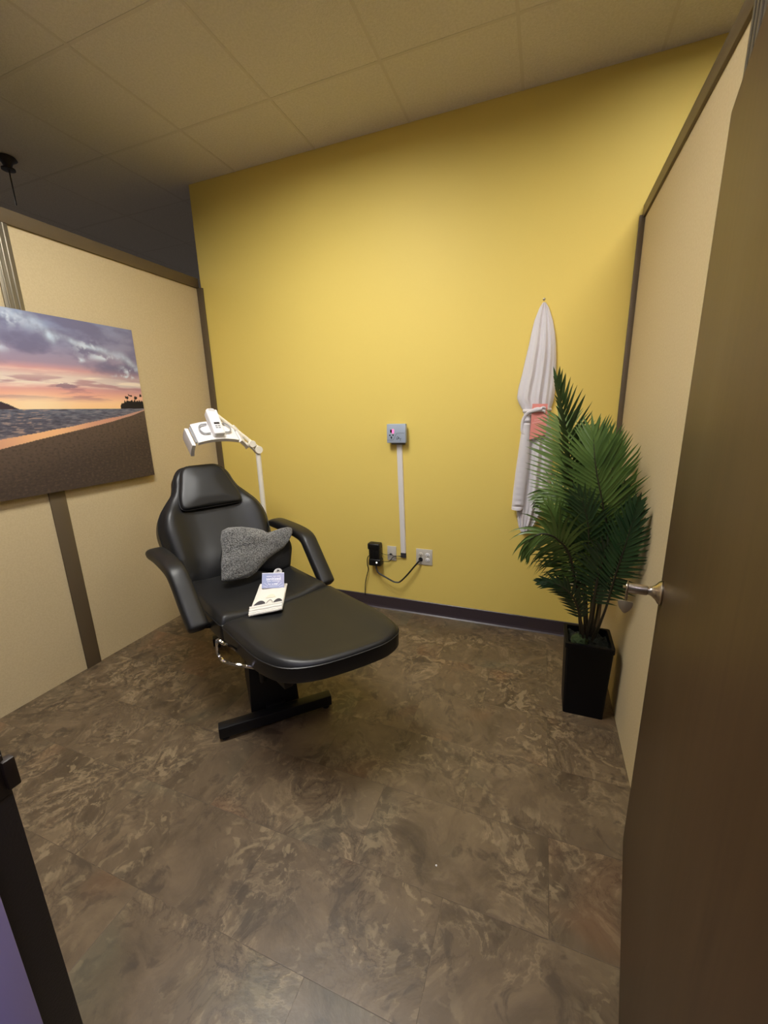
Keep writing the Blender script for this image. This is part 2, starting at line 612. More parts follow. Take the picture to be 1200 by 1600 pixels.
# joint post battens; left post: light painted in, shaded bronze below, lit silver above
b = MB(); b.box((XL, 1.374, 0), (XL + .01, 1.456, 1.3), bevel=.002)
struct(b.build('trim_4', M['trim']), 'joint batten below the beach canvas, its shade painted in as brown', 'trim')
b = MB(); b.box((XL, 1.374, 1.3), (XL + .01, 1.456, RAIL0), bevel=.002)
for k in range(3):
    b.box((XL + .009, 1.388 + k * .022, 1.3), (XL + .014, 1.398 + k * .022, RAIL0), bevel=.002)
struct(b.build('trim_5', M['silver_trim']), 'silver ribbed joint post above the beach canvas', 'trim')
b = MB(); b.box((XR - .01, 1.372, 0), (XR, 1.452, RAIL0 - .012), bevel=.002)
for k in range(3):
    b.box((XR - .015, 1.385 + k * .022, 0.02), (XR - .009, 1.396 + k * .022, RAIL0 - .012), bevel=.002)
struct(b.build('trim_6', M['silver_trim']), 'silver ribbed joint post behind the open door', 'trim')
b = MB(); b.box((XL, D - .016, 0), (XL + .05, D, RAIL0), bevel=.002)
struct(b.build('trim_7', M['trim']), 'bronze corner strip between left partition and yellow wall', 'trim')
b = MB(); b.box((XR - .026, D - .016, 0.02), (XR, D, RAIL0), bevel=.002)
struct(b.build('trim_8', M['trim']), 'bronze corner strip between right partition and yellow wall', 'trim')
DX0, DX1 = -0.80, 0.245
# door frame (jamb, stop) as structure, strike plate on the jamb
b = MB()
b.box((DX0 - .05, YW0 - .012, 0), (DX0, YW1 + .004, 2.14), bevel=.002)
b.box((DX1, YW0 - .012, 0), (DX1 + .05, .20, 2.14), bevel=.002)
b.box((DX0 - .05, YW0 - .012, 2.10), (DX1 + .05, YW1 + .004, 2.15), bevel=.002)
jamb = struct(b.build('trim_10', M['jamb']), 'dark doorway frame at the lower left edge', 'trim')
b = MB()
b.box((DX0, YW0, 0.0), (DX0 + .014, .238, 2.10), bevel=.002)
b.build('door_stop', M['stop'], jamb, label='doorway frame stop with purple hall light painted in as lavender')
b = MB()
b.box((DX0 - .001, .245, .855), (DX0 + .0045, .292, .93), bevel=.0015)
b.box((DX0 - .006, .286, .865), (DX0 + .012, .304, .92), bevel=.003)
b.build('strike_plate', M['bracket'], jamb, label='dark strike plate with a curved lip')

# ------------------------------------------------------------------ ceiling lamps
def troffer(lx, ly, dm, lab, grp=None, recess=.05):
    t = thing('ceiling_light', lab, 'ceiling light', (lx + .305, ly + .61, ZC), 0, grp)
    b = MB()
    w, l, h = .30, .605, .10
    b.box((-w, -l, .11), (w, l, .12)); b.box((-w, -l, -.002), (-w + .018, l, .11)); b.box((w - .018, -l, -.002), (w, l, .11))
    b.box((-w, -l, -.002), (w, -l + .018, .11)); b.box((-w, l - .018, -.002), (w, l, .11))
    b.build('housing', M['troffer'], t, flat=True)
    b = MB()
    b.rings([[V((sx * (w - .025 - k), sy * (l - .025 - k), z)) for sx, sy in ((-1, -1), (1, -1), (1, 1), (-1, 1))] for k, z in ((0, .098), (0, .092), (.002, .090))])
    b.build('diffuser', dm, t, flat=True)
    return t


troffer(*LAMPS[0], M['diffuser'], 'fluorescent ceiling light above the treatment chair')
troffer(*LAMPS[1], M['diffuser_side'], 'ceiling light beyond the right partition')
troffer(*LAMPS[2], M['diffuser_side'], 'ceiling light beyond the left partition')
troffer(*LAMPS[3], M['fill_hall'], 'added purple fill light, unseen behind the doorway')  # unseen fixture added as purple fill from behind

# dark bracket with a hanging chain on the ceiling beyond the left partition
t = thing('ceiling_bracket', 'dark bracket with thin chain hanging from the ceiling beyond left partition', 'bracket', (-3.20, 1.97, ZC))
b = MB(); b.lathe([(.004, -.003), (.05, -.004), (.055, -.012), (.03, -.03), (.02, -.055), (.036, -.062), (.036, -.07), (.004, -.074)]); b.build('mount', M['bracket'], t)
b = MB(); b.tube([V((.005, 0, -.07)), V((.005, 0, -.26))], .004, 6); b.build('chain', M['bracket'], t)

# ------------------------------------------------------------------ door leaf
HX, HY = 0.164, 0.24
EX, EY = 0.346, 1.304
ang = math.atan2(EY - HY, EX - HX)
LEAF = math.hypot(EX - HX, EY - HY)
door = thing('door_1', 'dark brown wooden door standing open along the right partition', 'door', (HX, HY, 0), ang)
door['kind'] = 'structure'
b = MB(); b.box((0, -.044, .012), (LEAF, 0, 2.085), bevel=.0015); b.build('door_leaf', M['door'], door)
for hz in (.25, 1.05, 1.85):
    b = MB(); b.box((-.004, -.046, hz - .05), (.03, -.0435, hz + .05)); b.tube([V((-.006, -.05, hz - .05)), V((-.006, -.05, hz + .05))], .007, 8)
    b.build('hinge', M['steel'], door)
kx = LEAF - .065
K = frame((kx, 0, .953), (1, 0, 0), (0, 0, 1))          # local z = away from leaf, towards the room
K = Matrix(((1, 0, 0, kx), (0, 0, 1, 0), (0, 1, 0, .955), (0, 0, 0, 1)))   # x along leaf, y up, z out (+y of door)
hd = MB().lathe([(.002, 0), (.033, 0), (.034, .004), (.031, .009), (.021, .016), (.0125, .026), (.0115, .03), (.0115, .034), (.0135, .035), (.0142, .04), (.0148, .082), (.0135, .086), (.002, .0865)], K).build('door_handle', M['steel'], door, label='satin steel handle')
b = MB(); b.box((-.009, -.0012, .085), (.009, .0012, .094), K); b.build('keyhole', M['steel'], hd)
# the key tag hanging from the handle
tipw = (WM(door) @ K) @ V((0, 0, .083))
kt = thing('key_tag', 'silver guitar-pick-shaped tag hanging from the door handle', 'key tag', tipw - V((0, 0, .05)))
nrm = (V((0, 0, tipw.z)) - V((tipw.x, tipw.y, tipw.z))).normalized()
sx = V((0, 0, 1)).cross(nrm).normalized()
b = MB()
ring = [V((0, 0, .05)) + nrm * math.sin(a) * .021 + V((0, 0, 1)) * (math.cos(a) * .021 - .004) for a in [k * 2 * PI / 20 for k in range(21)]]
b.tube(ring, .0018, 6, caps=False)
b.tube([V((0, 0, .035)), V((0, 0, .012))], .004, 8)
b.build('key_ring', M['steel'], kt)
pick = rounded([(-.02, .008), (.02, .008), (.017, -.014), (.0, -.034), (-.017, -.014)], [.009, .009, .02, .009, .02], 5, .01)
b = MB(); b.prism(pick, -.0015, .0015, frame((0, 0, 0), sx, (0, 0, 1)), inset=.0006)
b.build('pick_tag', M['tag_metal'], kt, label='pale metal pick-shaped tag')

# ------------------------------------------------------------------ canvas print on the left partition
def lerp3(a, b, t):
    return tuple(x + (y - x) * t for x, y in zip(a, b))


def ramp(stops, x):
    if x <= stops[0][0]:
        return stops[0][1]
    for (a, ca), (c, cc) in zip(stops, stops[1:]):
        if x <= c:
            return lerp3(ca, cc, (x - a) / (c - a))
    return stops[-1][1]


CY0, CY1, CZ0, CZ1 = 0.80, 2.014, 1.078, 1.984
HORZ = 1.512


def beach(y, z):
    """colours of the printed sunset beach, at a point of the print"""
    fb = lambda sx, sz, o=0: noise.fractal(V((y * sx + o, z * sz, o)), 1.0, 2.0, 5)
    shore = 1.325 + (y - 1.20) * .135 + .06 * max(0, y - 1.6) + .004 * noise.noise(V((y * 14, 3, 0)))
    shore = 1.326 + .2 * (y - 1.2) if y < 1.9 else 1.466
    shore = ramp([(0.8, (1.27,)), (1.2, (1.326,)), (1.4, (1.364,)), (1.71, (1.421,)), (1.9, (1.463,)), (2.02, (1.50,))], y)[0] + .003 * noise.noise(V((y * 12, 3, 0)))
    wet = ramp([(0.8, (1.32,)), (1.21, (1.37,)), (1.46, (1.405,)), (1.87, (1.472,)), (2.02, (1.505,))], y)[0] + .003 * noise.noise(V((y * 10, 9, 0)))
    if z > HORZ:
        # land silhouettes
        pal = 1.512 + .045 * sstep(1.83, 1.90, y) + .028 * max(0, noise.noise(V((y * 55, 1, 4)))) + .012 * noise.noise(V((y * 120, 7, 0)))
        if y > 1.855 and z < pal:
            return (36, 32, 34)
        for k, (ty, tz) in enumerate(((1.93, 1.59), (1.965, 1.575), (1.905, 1.577), (2.0, 1.592))):
            if math.hypot((y - ty), (z - tz) * 1.4) < .011 + .012 * noise.noise(V((y * 90, z * 90, k))):
                return (36, 32, 34)
        isl = ramp([(.8, (1.512,)), (1.13, (1.53,)), (1.245, (1.549,)), (1.275, (1.535,)), (1.315, (1.512,))], y)[0]
        if y < 1.315 and z < isl:
            return (66, 52, 62)
        h = (z - HORZ) / (CZ1 - HORZ)
        sky = ramp([(0, (250, 204, 150)), (.07, (250, 206, 160)), (.16, (240, 176, 152)), (.22, (222, 158, 152)), (.28, (238, 222, 205)),
                    (.36, (226, 205, 192)), (.43, (214, 160, 158)), (.50, (166, 146, 166)), (.7, (146, 146, 174)), (1, (136, 148, 182))], h)
        far = sstep(1.5, 2.02, y)
        sky = lerp3(sky, (150, 138, 158), .35 * far * sstep(.05, .3, h))
        # broad dark cloud banks with light breaks
        n = fb(2.6, 6.0, 1.3) * .9 + fb(7, 14, 8.1) * .35
        band = sstep(.34, .5, h)
        sky = lerp3(sky, (112, 108, 136), band * sstep(-.15, .45, n) * .8)
        # bright diagonal break
        br = ramp([(1.2, (1.99,)), (1.366, (1.955,)), (1.49, (1.923,)), (1.54, (1.881,)), (1.685, (1.856,)), (1.79, (1.838,)), (1.9, (1.811,)), (2.02, (1.76,))], y)[0]
        dd = abs(z - br - .02 * noise.noise(V((y * 9, z * 9, 2))))
        wid = .018 + .03 * max(0, noise.noise(V((y * 7, 5, 1)))) + .022 * math.exp(-((y - 1.47) / .07) ** 2)
        k = math.exp(-(dd / wid) ** 2) * (.55 + .6 * max(-.4, noise.fractal(V((y * 16, z * 16, 6)), 1, 2, 4)))
        sky = lerp3(sky, (198, 214, 230), max(0, min(1, k)))
        # scattered pale breaks towards the right
        for (by, bz, ry, rz) in ((1.72, 1.845, .07, .035), (1.80, 1.80, .09, .018), (1.66, 1.775, .03, .012), (1.95, 1.74, .05, .03), (1.36, 1.945, .06, .035), (1.92, 1.70, .08, .012), (1.27, 1.80, .05, .02)):
            e = ((y - by) / ry) ** 2 + ((z - bz) / rz) ** 2
            kk = math.exp(-e) * sstep(-.15, .45, noise.fractal(V((y * 22, z * 26, by)), 1, 2, 5))
            sky = lerp3(sky, (206, 216, 228), min(1, kk * 1.1))
        # thin streaks over the horizon
        st = fb(3.5, 34, 4.4)
        sky = lerp3(sky, (172, 126, 134), (1 - sstep(.3, .42, h)) * sstep(.06, .14, h) * sstep(.12, .5, st) * .7)
        sky = lerp3(sky, (250, 236, 214), (1 - sstep(.36, .46, h)) * sstep(.2, .27, h) * sstep(.1, .5, -st) * .7)
        # low dark cloud
        if math.hypot((y - 1.56) / .05, (z - 1.632) / .012) < 1 + .4 * noise.noise(V((y * 30, z * 50, 3))):
            sky = lerp3(sky, (146, 120, 134), .75)
        sun = math.exp(-((y - 1.40) / .16) ** 2 - ((z - HORZ - .02) / .06) ** 2)
        return lerp3(sky, (255, 232, 190), .7 * sun)
    if z > wet:
        dpt = (HORZ - z)
        w = noise.fractal(V((y * 22, z * 130, 2)), 1.0, 2.0, 4)
        c = lerp3((106, 108, 122), (92, 90, 102), sstep(0, .08, dpt))
        c = lerp3(c, (140, 136, 142), sstep(.0, .6, w) * .7)
        c = lerp3(c, (66, 66, 78), sstep(.0, .6, -w) * .7)
        g = math.exp(-((y - 1.33) / .12) ** 2)
        c = lerp3(c, (196, 158, 136), g * sstep(.1, .5, w) * .7)
        edge = sstep(.03, 0, z - wet)
        return lerp3(c, (150, 132, 132), edge * .55 * sstep(-.2, .4, noise.noise(V((y * 9, z * 60, 8)))))
    if z > shore:
        g = math.exp(-((y - 1.42) / .22) ** 2)
        c = lerp3((206, 150, 128), (246, 190, 138), g)
        return lerp3(c, (180, 150, 140), sstep(1.75, 1.95, y) * .5)
    n = noise.fractal(V((y * 70, z * 110, 1)), .8, 2.0, 4)
    c = lerp3((96, 80, 68), (74, 62, 54), sstep(0, .22, shore - z))
    c = lerp3(c, (60, 52, 46), sstep(.0, .7, n) * .5)
    return lerp3(c, (104, 86, 72), sstep(.1, .8, -n) * .5)


cv = thing('canvas_print', 'large canvas photo print of a beach at sunset hung on the left partition', 'canvas print', (XL + .001, (CY0 + CY1) / 2, CZ0))
xf = XL + .036
me = bpy.data.meshes.new('picture')
NY, NZ = 400, 300
verts, faces, cols = [], [], []
for j in range(NZ + 1):
    for i in range(NY + 1):
        verts.append((xf - cv.location.x, CY0 + (CY1 - CY0) * i / NY - cv.location.y, (CZ1 - CZ0) * j / NZ))
for j in range(NZ):
    for i in range(NY):
        a = j * (NY + 1) + i
        faces.append((a, a + 1, a + NY + 2, a + NY + 1))
me.from_pydata(verts, [], faces)
att = me.color_attributes.new('print', 'FLOAT_COLOR', 'POINT')
for k, v in enumerate(verts):
    c = beach(v[1] + cv.location.y, v[2] + cv.location.z)
    att.data[k].color = srgb(*c)
me.materials.append(vcol_mat('printed_beach'))
pic = bpy.data.objects.new('picture', me); C.objects.link(pic); pic.parent = cv
b = MB(); b.box((XL + .004, CY0, CZ0), (xf - .0005, CY1, CZ1)); b.build('stretcher', M['canvas_side'], cv, flat=True, world=True)

# ------------------------------------------------------------------ treatment chair
CA = math.radians(-27)
U = V((math.cos(CA), math.sin(CA), 0)); W = V((-U.y, U.x, 0))
CC = V((-1.125, 1.496, 0))
chair = thing('treatment_chair', 'black reclining treatment chair with armrests facing the doorway', 'treatment chair', CC, CA)
ST = 0.585      # top of seat


def add_pad(name, outline, th, r, T, crown, under=.3, pipe=True, parent=chair, nr=9):
    o = MB().pad(outline, th, r, T, crown, under, nr).build(name, M['leather'], parent)
    if pipe:
        n = len(outline)
        cx = sum(p[0] for p in outline) / n; cy = sum(p[1] for p in outline) / n
        pts = []
        for x, y in outline + outline[:2]:
            pts.append(T @ V((x, y, th - r * .72)))
        rr = MB().tube(pts, .0032, 6, caps=False)
        rr.build('piping', M['piping'], o)
    return o


def bolster(w0, w1, h, dip=0.0):
    def f(x, y, q):
        e = sstep(w0, w1, abs(y)) * h
        return e * sstep(0.0, .1, q) - dip * sstep(.25, .0, abs(y)) * sstep(0, .3, q)
    return f


leg_out = rounded([(.004, -.285), (.34, -.283), (.465, -.245), (.535, -.15), (.58, .0), (.605, .15), (.575, .25), (.44, .287), (.004, .285)], [.02, .08, .06, .06, .2, .06, .06, .08, .02], 6, .03)
TL = frame((0, 0, ST - .080), (1, 0, -.003), (0, 1, 0))
add_pad('leg_rest', leg_out, .080, .022, TL, bolster(.12, .25, .012, .004))
seat_out = rounded([(-.56, -.285), (-.004, -.285), (-.004, .285), (-.56, .285)], [.05, .02, .02, .05], 6, .03)
add_pad('seat_cushion', seat_out, .10, .028, frame((0, 0, ST - .10), (1, 0, .0), (0, 1, 0)), bolster(.12, .25, .016, .006))
REC = math.radians(29)
BU = V((-math.sin(REC), 0, math.cos(REC))); BN = V((math.cos(REC), 0, math.sin(REC)))
B0 = V((-.535, 0, ST - .035)) - BN * .10
TB = frame(B0, (0, 1, 0), BU)       # x across, y up the back, z forward
half = [(0, .265), (.06, .283), (.20, .303), (.35, .315), (.44, .288), (.505, .235), (.555, .19), (.60, .172), (.66, .158), (.71, .115)]
bo = [(x, y) for y, x in half] + [(-x, y) for y, x in reversed(half)]
back_out = rounded(bo, .06, 5, .025)


def back_crown(x, y, q):
    side = sstep(.15, .25, abs(x)) * .03 * (1 - sstep(.42, .55, y)) * sstep(0.02, .14, q)
    lum = .016 * math.exp(-((y - .12) / .12) ** 2) * (1 - sstep(.05, .2, abs(x)))
    return side + lum * sstep(0, .2, q) - .01 * sstep(.2, .6, q) * (1 - sstep(.1, .17, abs(x)))


add_pad('backrest', back_out, .10, .03, TB, back_crown, nr=12)
hr = rounded([(-.176, .435), (.176, .435), (.176, .50), (.112, .705), (-.112, .705), (-.176, .50)], [.03, .03, .06, .05, .05, .06], 6, .025)
TH = TB @ Matrix.Translation((0, 0, .085)) @ Matrix.Rotation(math.radians(-3), 4, 'X')
add_pad('headrest', hr, .07, .022, TH, lambda x, y, q: .012 * sstep(0, .7, q))


# armrests: a padded bar that runs level, then drops to the seat side
def arm(s):
    path = smooth_path([(-.645 if s < 0 else -.76, s * .365, .768), (-.59 if s < 0 else -.66, s * .364, .777), (-.50, s * .36, .778), (-.38, s * .358, .772), (-.305, s * .355, .755), (-.262, s * .352, .715),
                        (-.20, s * .35, .64), (-.15, s * .348, .582), (-.122, s * .346, .55), (-.105, s * .345, .53)], 4)
    n = len(path)
    rings = []
    for i, p in enumerate(path):
        t = (path[min(i + 1, n - 1)] - path[max(i - 1, 0)]).normalized()
        side = V((0, 1, 0)); up = t.cross(side).normalized()
        if up.x + up.z < 0:
            up = -up
        f = i / (n - 1)
        hw = .045; hh = .03
        k = 1.0
        if f < .12:
            k = .35 + .65 * math.sin(f / .12 * PI / 2); hh *= k; hw *= (.8 + .2 * k)
        if f > .92:
            q = (f - .92) / .08; k = math.sqrt(max(0.02, 1 - q * q)); hw *= .45 + .55 * k; hh *= .35 + .65 * k
        ring = []
        for a in range(20):
            th = a / 20 * 2 * PI
            cx, sy = math.cos(th), math.sin(th)
            e = .62
            ring.append(p + side * hw * math.copysign(abs(cx) ** e, cx) + up * hh * math.copysign(abs(sy) ** e, sy))
        rings.append(ring)
    b = MB(); b.rings(rings)
    o = b.build('armrest', M['leather'], chair)
    b = MB()
    b.tube([V((-.14, s * .33, .53)), V((-.16, s * .25, .50)), V((-.18, s * .15, .47))], .013, 8)
    b.build('bracket', M['black_metal'], o)
    return o


arm(-1); arm(1)
# steel frame under the cushions
b = MB()
for s in (-1, 1):
    b.box((-.55, s * .2 - .018, ST - .14), (.42, s * .2 + .018, ST - .092), bevel=.003)
for x in (-.5, -.2, .1, .4):
    b.box((x - .018, -.2, ST - .138), (x + .018, .2, ST - .1), bevel=.003)
b.tube([B0 + V((.04, -.2, .0)), B0 + V((.0, -.2, 0)) + BU * .4 - BN * .02], .014, 8)
b.tube([B0 + V((.04, .2, .0)), B0 + V((.0, .2, 0)) + BU * .4 - BN * .02], .014, 8)
b.build('seat_frame', M['black_metal'], chair)
# H-shaped base, turned a little against the seat
BA = V((.702, -.712, 0)); BB = V((.712, .702, 0))
FB = V((-1.101, 1.370, 0)) - BA * .028
RB = FB - BA * .84


def crossbar(cw):
    T = frame(cw, BB, (-BA.x, -BA.y, 0))
    b = MB(); b.box((-.267, -.026, .018), (.267, .026, .072), T, bevel=.005)
    o = b.build('crossbar', M['black_metal'], chair, world=True)
    for s in (-1, 1):
        b = MB(); b.lathe([(.002, 0), (.017, 0), (.019, .006), (.012, .012), (.008, .02)], T @ Matrix.Translation((s * .24, 0, 0)), 14)
        b.build('foot', M['black_rubber'], o, world=True)
    return o


crossbar(FB); crossbar(RB)
T = frame(RB, BA, BB)
b = MB(); b.box((.02, -.045, .03), (.82, .045, .085), T, bevel=.005); b.build('base_beam', M['black_metal'], chair, world=True)
b = MB()
# lift housing: tapering box with two side plates
rings = []
for z, x0, x1, hw in ((.06, .50, .80, .115), (.20, .48, .79, .108), (.34, .44, .76, .10), (.44, .40, .74, .10)):
    rings.append([T @ V((x0, -hw, z)), T @ V((x1, -hw, z)), T @ V((x1, hw, z)), T @ V((x0, hw, z))])
b.rings(rings)
b.box((.30, -.13, .42), (.78, .13, .47), T, bevel=.004)
col = b.build('lift_column', M['black_metal'], chair, world=True, flat=True)
for s in (-.05, .045):
    b = MB(); b.tube([T @ V((.81, s, .22)), T @ V((.80, s, .44))], .014, 10)
    b.build('hydraulic_cylinder', M['black_plastic'], col, world=True)
# chrome release lever on the near side
Pl = lambda px, py, w: hit(px, py, CC + W * w, W)
b = MB()
b.tube(smooth_path([Pl(392, 1030, -.22), Pl(364, 1012, -.30), Pl(350, 1006, -.345), Pl(340, 1000, -.36), Pl(339, 1006, -.365), Pl(340, 1020, -.365), Pl(346, 1030, -.36), Pl(356, 1036, -.35), Pl(380, 1040, -.31), Pl(404, 1044, -.26)], 4), .0065, 8)
b.build('release_lever', M['chrome'], chair, world=True, label='chrome bent release lever')

# ------------------------------------------------------------------ things on the seat
PC = CC + U * -.40
cu = thing('black_bag', 'black bag leaning on the backrest under the grey fleece blanket', 'bag', CC + U * -.33 + W * .12 + V((0, 0, ST)))
LN = math.radians(20)
PN = (U * math.cos(LN) + V((0, 0, 1)) * math.sin(LN)); PU = V((0, 0, 1)) * math.cos(LN) - U * math.sin(LN)


def on_plane(pts, P0, tp):
    """outline of sight-line points on a leaning plane, as local x/y of tp"""
    inv = tp.inverted()
    return [tuple((inv @ hit(x, y, P0, PN))[:2]) for x, y in pts]


P0 = CC + U * -.33 + V((0, 0, ST + .0))
TP = frame(P0, W, PU)
bag_out = rounded(on_plane([(354, 908), (362, 856), (425, 864), (453, 848), (466, 875), (463, 912), (440, 919)], P0, TP), .03, 5, .02)
low = min(y for x, y in bag_out)
bag_out = [(x, y - low + .004) for x, y in bag_out]
b = MB(); b.pad(bag_out, .08, .035, TP @ Matrix.Translation((0, 0, -.08)), lambda x, y, q: .012 * sstep(0, .8, q) + .006 * noise.noise(V((x * 14, y * 14, 2))) * q, .9, 8)
bag = b.build('body', M['fabric_black'], cu, world=True)
pc = TP.inverted() @ hit(433, 894, P0, PN)
b = MB(); b.lathe([(.001, .0), (.024, .0), (.026, .003), (.022, .006), (.012, .004), (.001, .0045)], TP @ Matrix.Translation((pc.x, pc.y, .008)) @ Matrix.Diagonal((1, .8, 1, 1)), 20)
b.build('emblem', M['white_plastic'], cu, world=True, label='small round white emblem')
TE = TP @ Matrix.Translation((pc.x, pc.y, .0135))
b = MB(); b.prism([(-.009, .001), (.002, .013), (.011, .003), (.001, .006)], -.002, .0006, TE); b.build('emblem_mark', M['ink'], cu, flat=True, world=True)
b = MB(); b.tube(smooth_path([TP @ V((.20, .03, -.02)), TP @ V((.225, .08, -.01)), TP @ V((.22, .16, -.02)), TP @ V((.19, .21, -.05))], 5), .011, 8, flat=.4)
b.build('strap', M['fabric_black'], cu, world=True)

bl = None
P1 = P0 + PN * .02
TP1 = frame(P1, W, PU)
bl_out = on_plane([(349, 908), (348, 880), (350, 862), (347, 842), (349, 828), (358, 823.5), (378, 822.5), (400, 825), (412, 828), (419, 832), (428, 829), (440, 825), (450, 823), (457, 825), (458, 833), (452, 845), (444, 856), (432, 864), (420, 873), (410, 884), (400, 895), (390, 902), (376, 905), (362, 908)], P1, TP1)
bl_out = rounded(bl_out, .008, 3, .012)


def fold(x, y, q):
    return .014 * sstep(0, .5, q) + .010 * noise.fractal(V((x * 9, y * 12, 5)), 1, 2, 3) - .008 * math.exp(-((y - .035 - .2 * x) / .008) ** 2)


b = MB(); b.pad(bl_out, .055, .022, TP1 @ Matrix.Translation((0, 0, -.045)), fold, .8, 14)
blo = b.build('fleece_blanket', M['fleece'])
tag(blo, 'heather grey fleece blanket draped over the black bag on the chair', 'blanket')

# white printed pouch lying on the seat, card on it
seatN = V((0, 0, 1))
ZT = ST + .003
cl = [hit(x, y, (0, 0, ZT + .008), seatN) for x, y in ((407, 912), (449, 911), (444, 945), (441, 951), (389, 960), (396, 943))]
pr = thing('folded_cloth', 'white folded cotton cloth with dark half-round print lying on the seat', 'cloth', (cl[0] + cl[1] + cl[3] + cl[4]) / 4)
pr.location.z = ZT
A, Bq, Cq, Dq = cl[0], cl[1], cl[3], cl[4]


def quad(s, t, z):
    """s across, t from the far edge to the near fold"""
    p = (A * (1 - s) + Bq * s) * (1 - t) + (Dq * (1 - s) + Cq * s) * t
    return V((p.x, p.y, ZT + z))


def layer(t0, t1, z0, th, s0=0.0, s1=1.0, wob=.002, seed=0):
    ns, nt_ = 18, 24
    top, bot = [], []
    for j in range(nt_ + 1):
        t = t0 + (t1 - t0) * j / nt_
        rowt, rowb = [], []
        for i in range(ns + 1):
            s = s0 + (s1 - s0) * i / ns
            z = z0 + wob * noise.noise(V((s * 4, t * 5, seed)))
            e = min(1, min(i, ns - i) / 2.0) * min(1, min(j, nt_ - j) / 2.0)
            rowt.append(quad(s, t, z + th * (.5 + .5 * e))); rowb.append(quad(s, t, z))
        top.append(rowt); bot.append(rowb)
    return top, bot


b = MB()
for args in ((0.0, 1.0, .002, .007, 0, 1, .0015, 1), (0.05, .985, .009, .008, .01, .99, .002, 4)):
    top, bot = layer(*args)
    for g in (top, bot):
        gv = [[b.bm.verts.new(p) for p in row] for row in g]
        for r0, r1 in zip(gv, gv[1:]):
            for i in range(len(r0) - 1):
                b.face((r0[i], r0[i + 1], r1[i + 1], r1[i]))
    loop = [r[0] for r in top] + top[-1][1:] + [r[-1] for r in reversed(top)][1:] + list(reversed(top[0]))[1:-1]
    lob = [r[0] for r in bot] + bot[-1][1:] + [r[-1] for r in reversed(bot)][1:] + list(reversed(bot[0]))[1:-1]
    b.rings([lob, loop], True, False, False)
# rolled near folds
for k, (tt, zz, rr) in enumerate(((.93, .024, .009), (.975, .017, .0105), (1.0, .010, .010), (1.03, .0085, .007))):
    pts = [quad(s / 14, tt + .008 * noise.noise(V((s * .35, k, 2))), zz + .004 * (s / 14) + .002 * noise.noise(V((s * .4, k, 7)))) for s in range(15)]
    b.tube(pts, [rr * (.6 + .4 * math.sin(PI * min(1, (i + .6) / 3)) if i < 2 else (rr / rr)) * 1 if False else rr for i in range(15)], 8)
b.build('cloth_body', M['cloth'], pr, world=True)


def print_patch(outline, z, m, name, lab=None):
    b = MB()
    lo = [quad(s, t, z) for s, t in outline]; hi = [quad(s, t, z + .0006) for s, t in outline]
    b.rings([lo, hi])
    return b.build(name, m, pr, flat=True, world=True, label=lab)


def dome(s0, s1, t0, t1, n=12):
    return [(s0 + (s1 - s0) * k / n, t1 - (t1 - t0) * math.sin(PI * k / n) ** .55) for k in range(n + 1)]


ZP = .0195
print_patch(dome(.07, .46, .70, .87), ZP, M['cloth_ink'], 'print_dome', 'charcoal half-round print')
print_patch(dome(.67, .985, .69, .85), ZP, M['cloth_ink'], 'print_dome', 'charcoal half-round print')
b = MB(); b.tube([quad(s, t, ZP + .0004) for s, t in dome(.46, .67, .705, .86)], .0011, 5); b.build('print_arch', M['cloth_ink'], pr, world=True, label='thin charcoal arch outline')
print_patch(dome(.40, .72, .50, .62), ZP - .0005, M['gold_ink'], 'print_mark', 'faint pale gold print')

# blue-violet card propped on the cloth
cardP = hit(427, 919, (0, 0, ST + .022), (0, 0, 1))
CN = (V((0, -.0, 0)) - V((cardP.x, cardP.y, 0))).normalized() * math.cos(math.radians(38)) + V((0, 0, 1)) * math.sin(math.radians(38))
cc4 = [hit(x, y, cardP, CN) for x, y in ((409.5, 919.5), (444, 918), (444, 894.5), (409, 895.5))]
cx = (cc4[1] - cc4[0] + cc4[2] - cc4[3]).normalized()
cw = ((cc4[1] - cc4[0]).length + (cc4[2] - cc4[3]).length) / 2
chh = ((cc4[3] - cc4[0]).length + (cc4[2] - cc4[1]).length) / 2
TC = frame((cc4[0] + cc4[1] + cc4[2] + cc4[3]) / 4, cx, CN.cross(cx))
card = thing('sanitized_card', 'blue-violet card reading sanitized standing on the white folded cloth', 'card', (cc4[0] + cc4[1]) / 2)
b = MB(); b.box((-cw / 2, -chh / 2, -.0012), (cw / 2, chh / 2, 0), TC); b.build('card', M['card'], card, flat=True, world=True)
inv = WM(card).inverted()


def ct(body, size, x, y, sq=1.0, name='lettering'):
    text_mesh(name, body, size, inv @ TC @ Matrix.Translation((x * cw, y * chh, .0004)), M['card_ink'], card, squash=sq)


ct('sanitized', cw * .205, .02, .10, .92)
b = MB()
for (x0, x1, y, h) in ((-.30, -.05, .27, .022), (.0, .14, .27, .022), (.17, .33, .27, .026), (-.25, -.10, -.07, .02), (-.05, .30, -.06, .02), (-.22, -.10, -.25, .03), (-.06, .02, -.25, .04), (.04, .20, -.24, .06), (-.16, .20, -.36, .018)):
    b.box((x0 * cw, (y - h / 2) * chh, 0), (x1 * cw, (y + h / 2) * chh, .0007), TC)
for k in range(-4, 5):
    if abs(k) > 1:
        a = math.radians(90 - k * 17)
        q0, q1 = V((math.cos(a) * .28 * cw, (-.55 + math.sin(a) * .3) * chh, 0)), V((math.cos(a) * .5 * cw, (-.55 + math.sin(a) * .62) * chh, 0))
        q0.y = max(q0.y, -.49 * chh); q1.x = max(-.49 * cw, min(.49 * cw, q1.x))
        b.tube([TC @ q0, TC @ q1], .0007, 4)
b.build('small_print', M['card_ink'], card, flat=True, world=True)
b = MB()
e = cw * .018
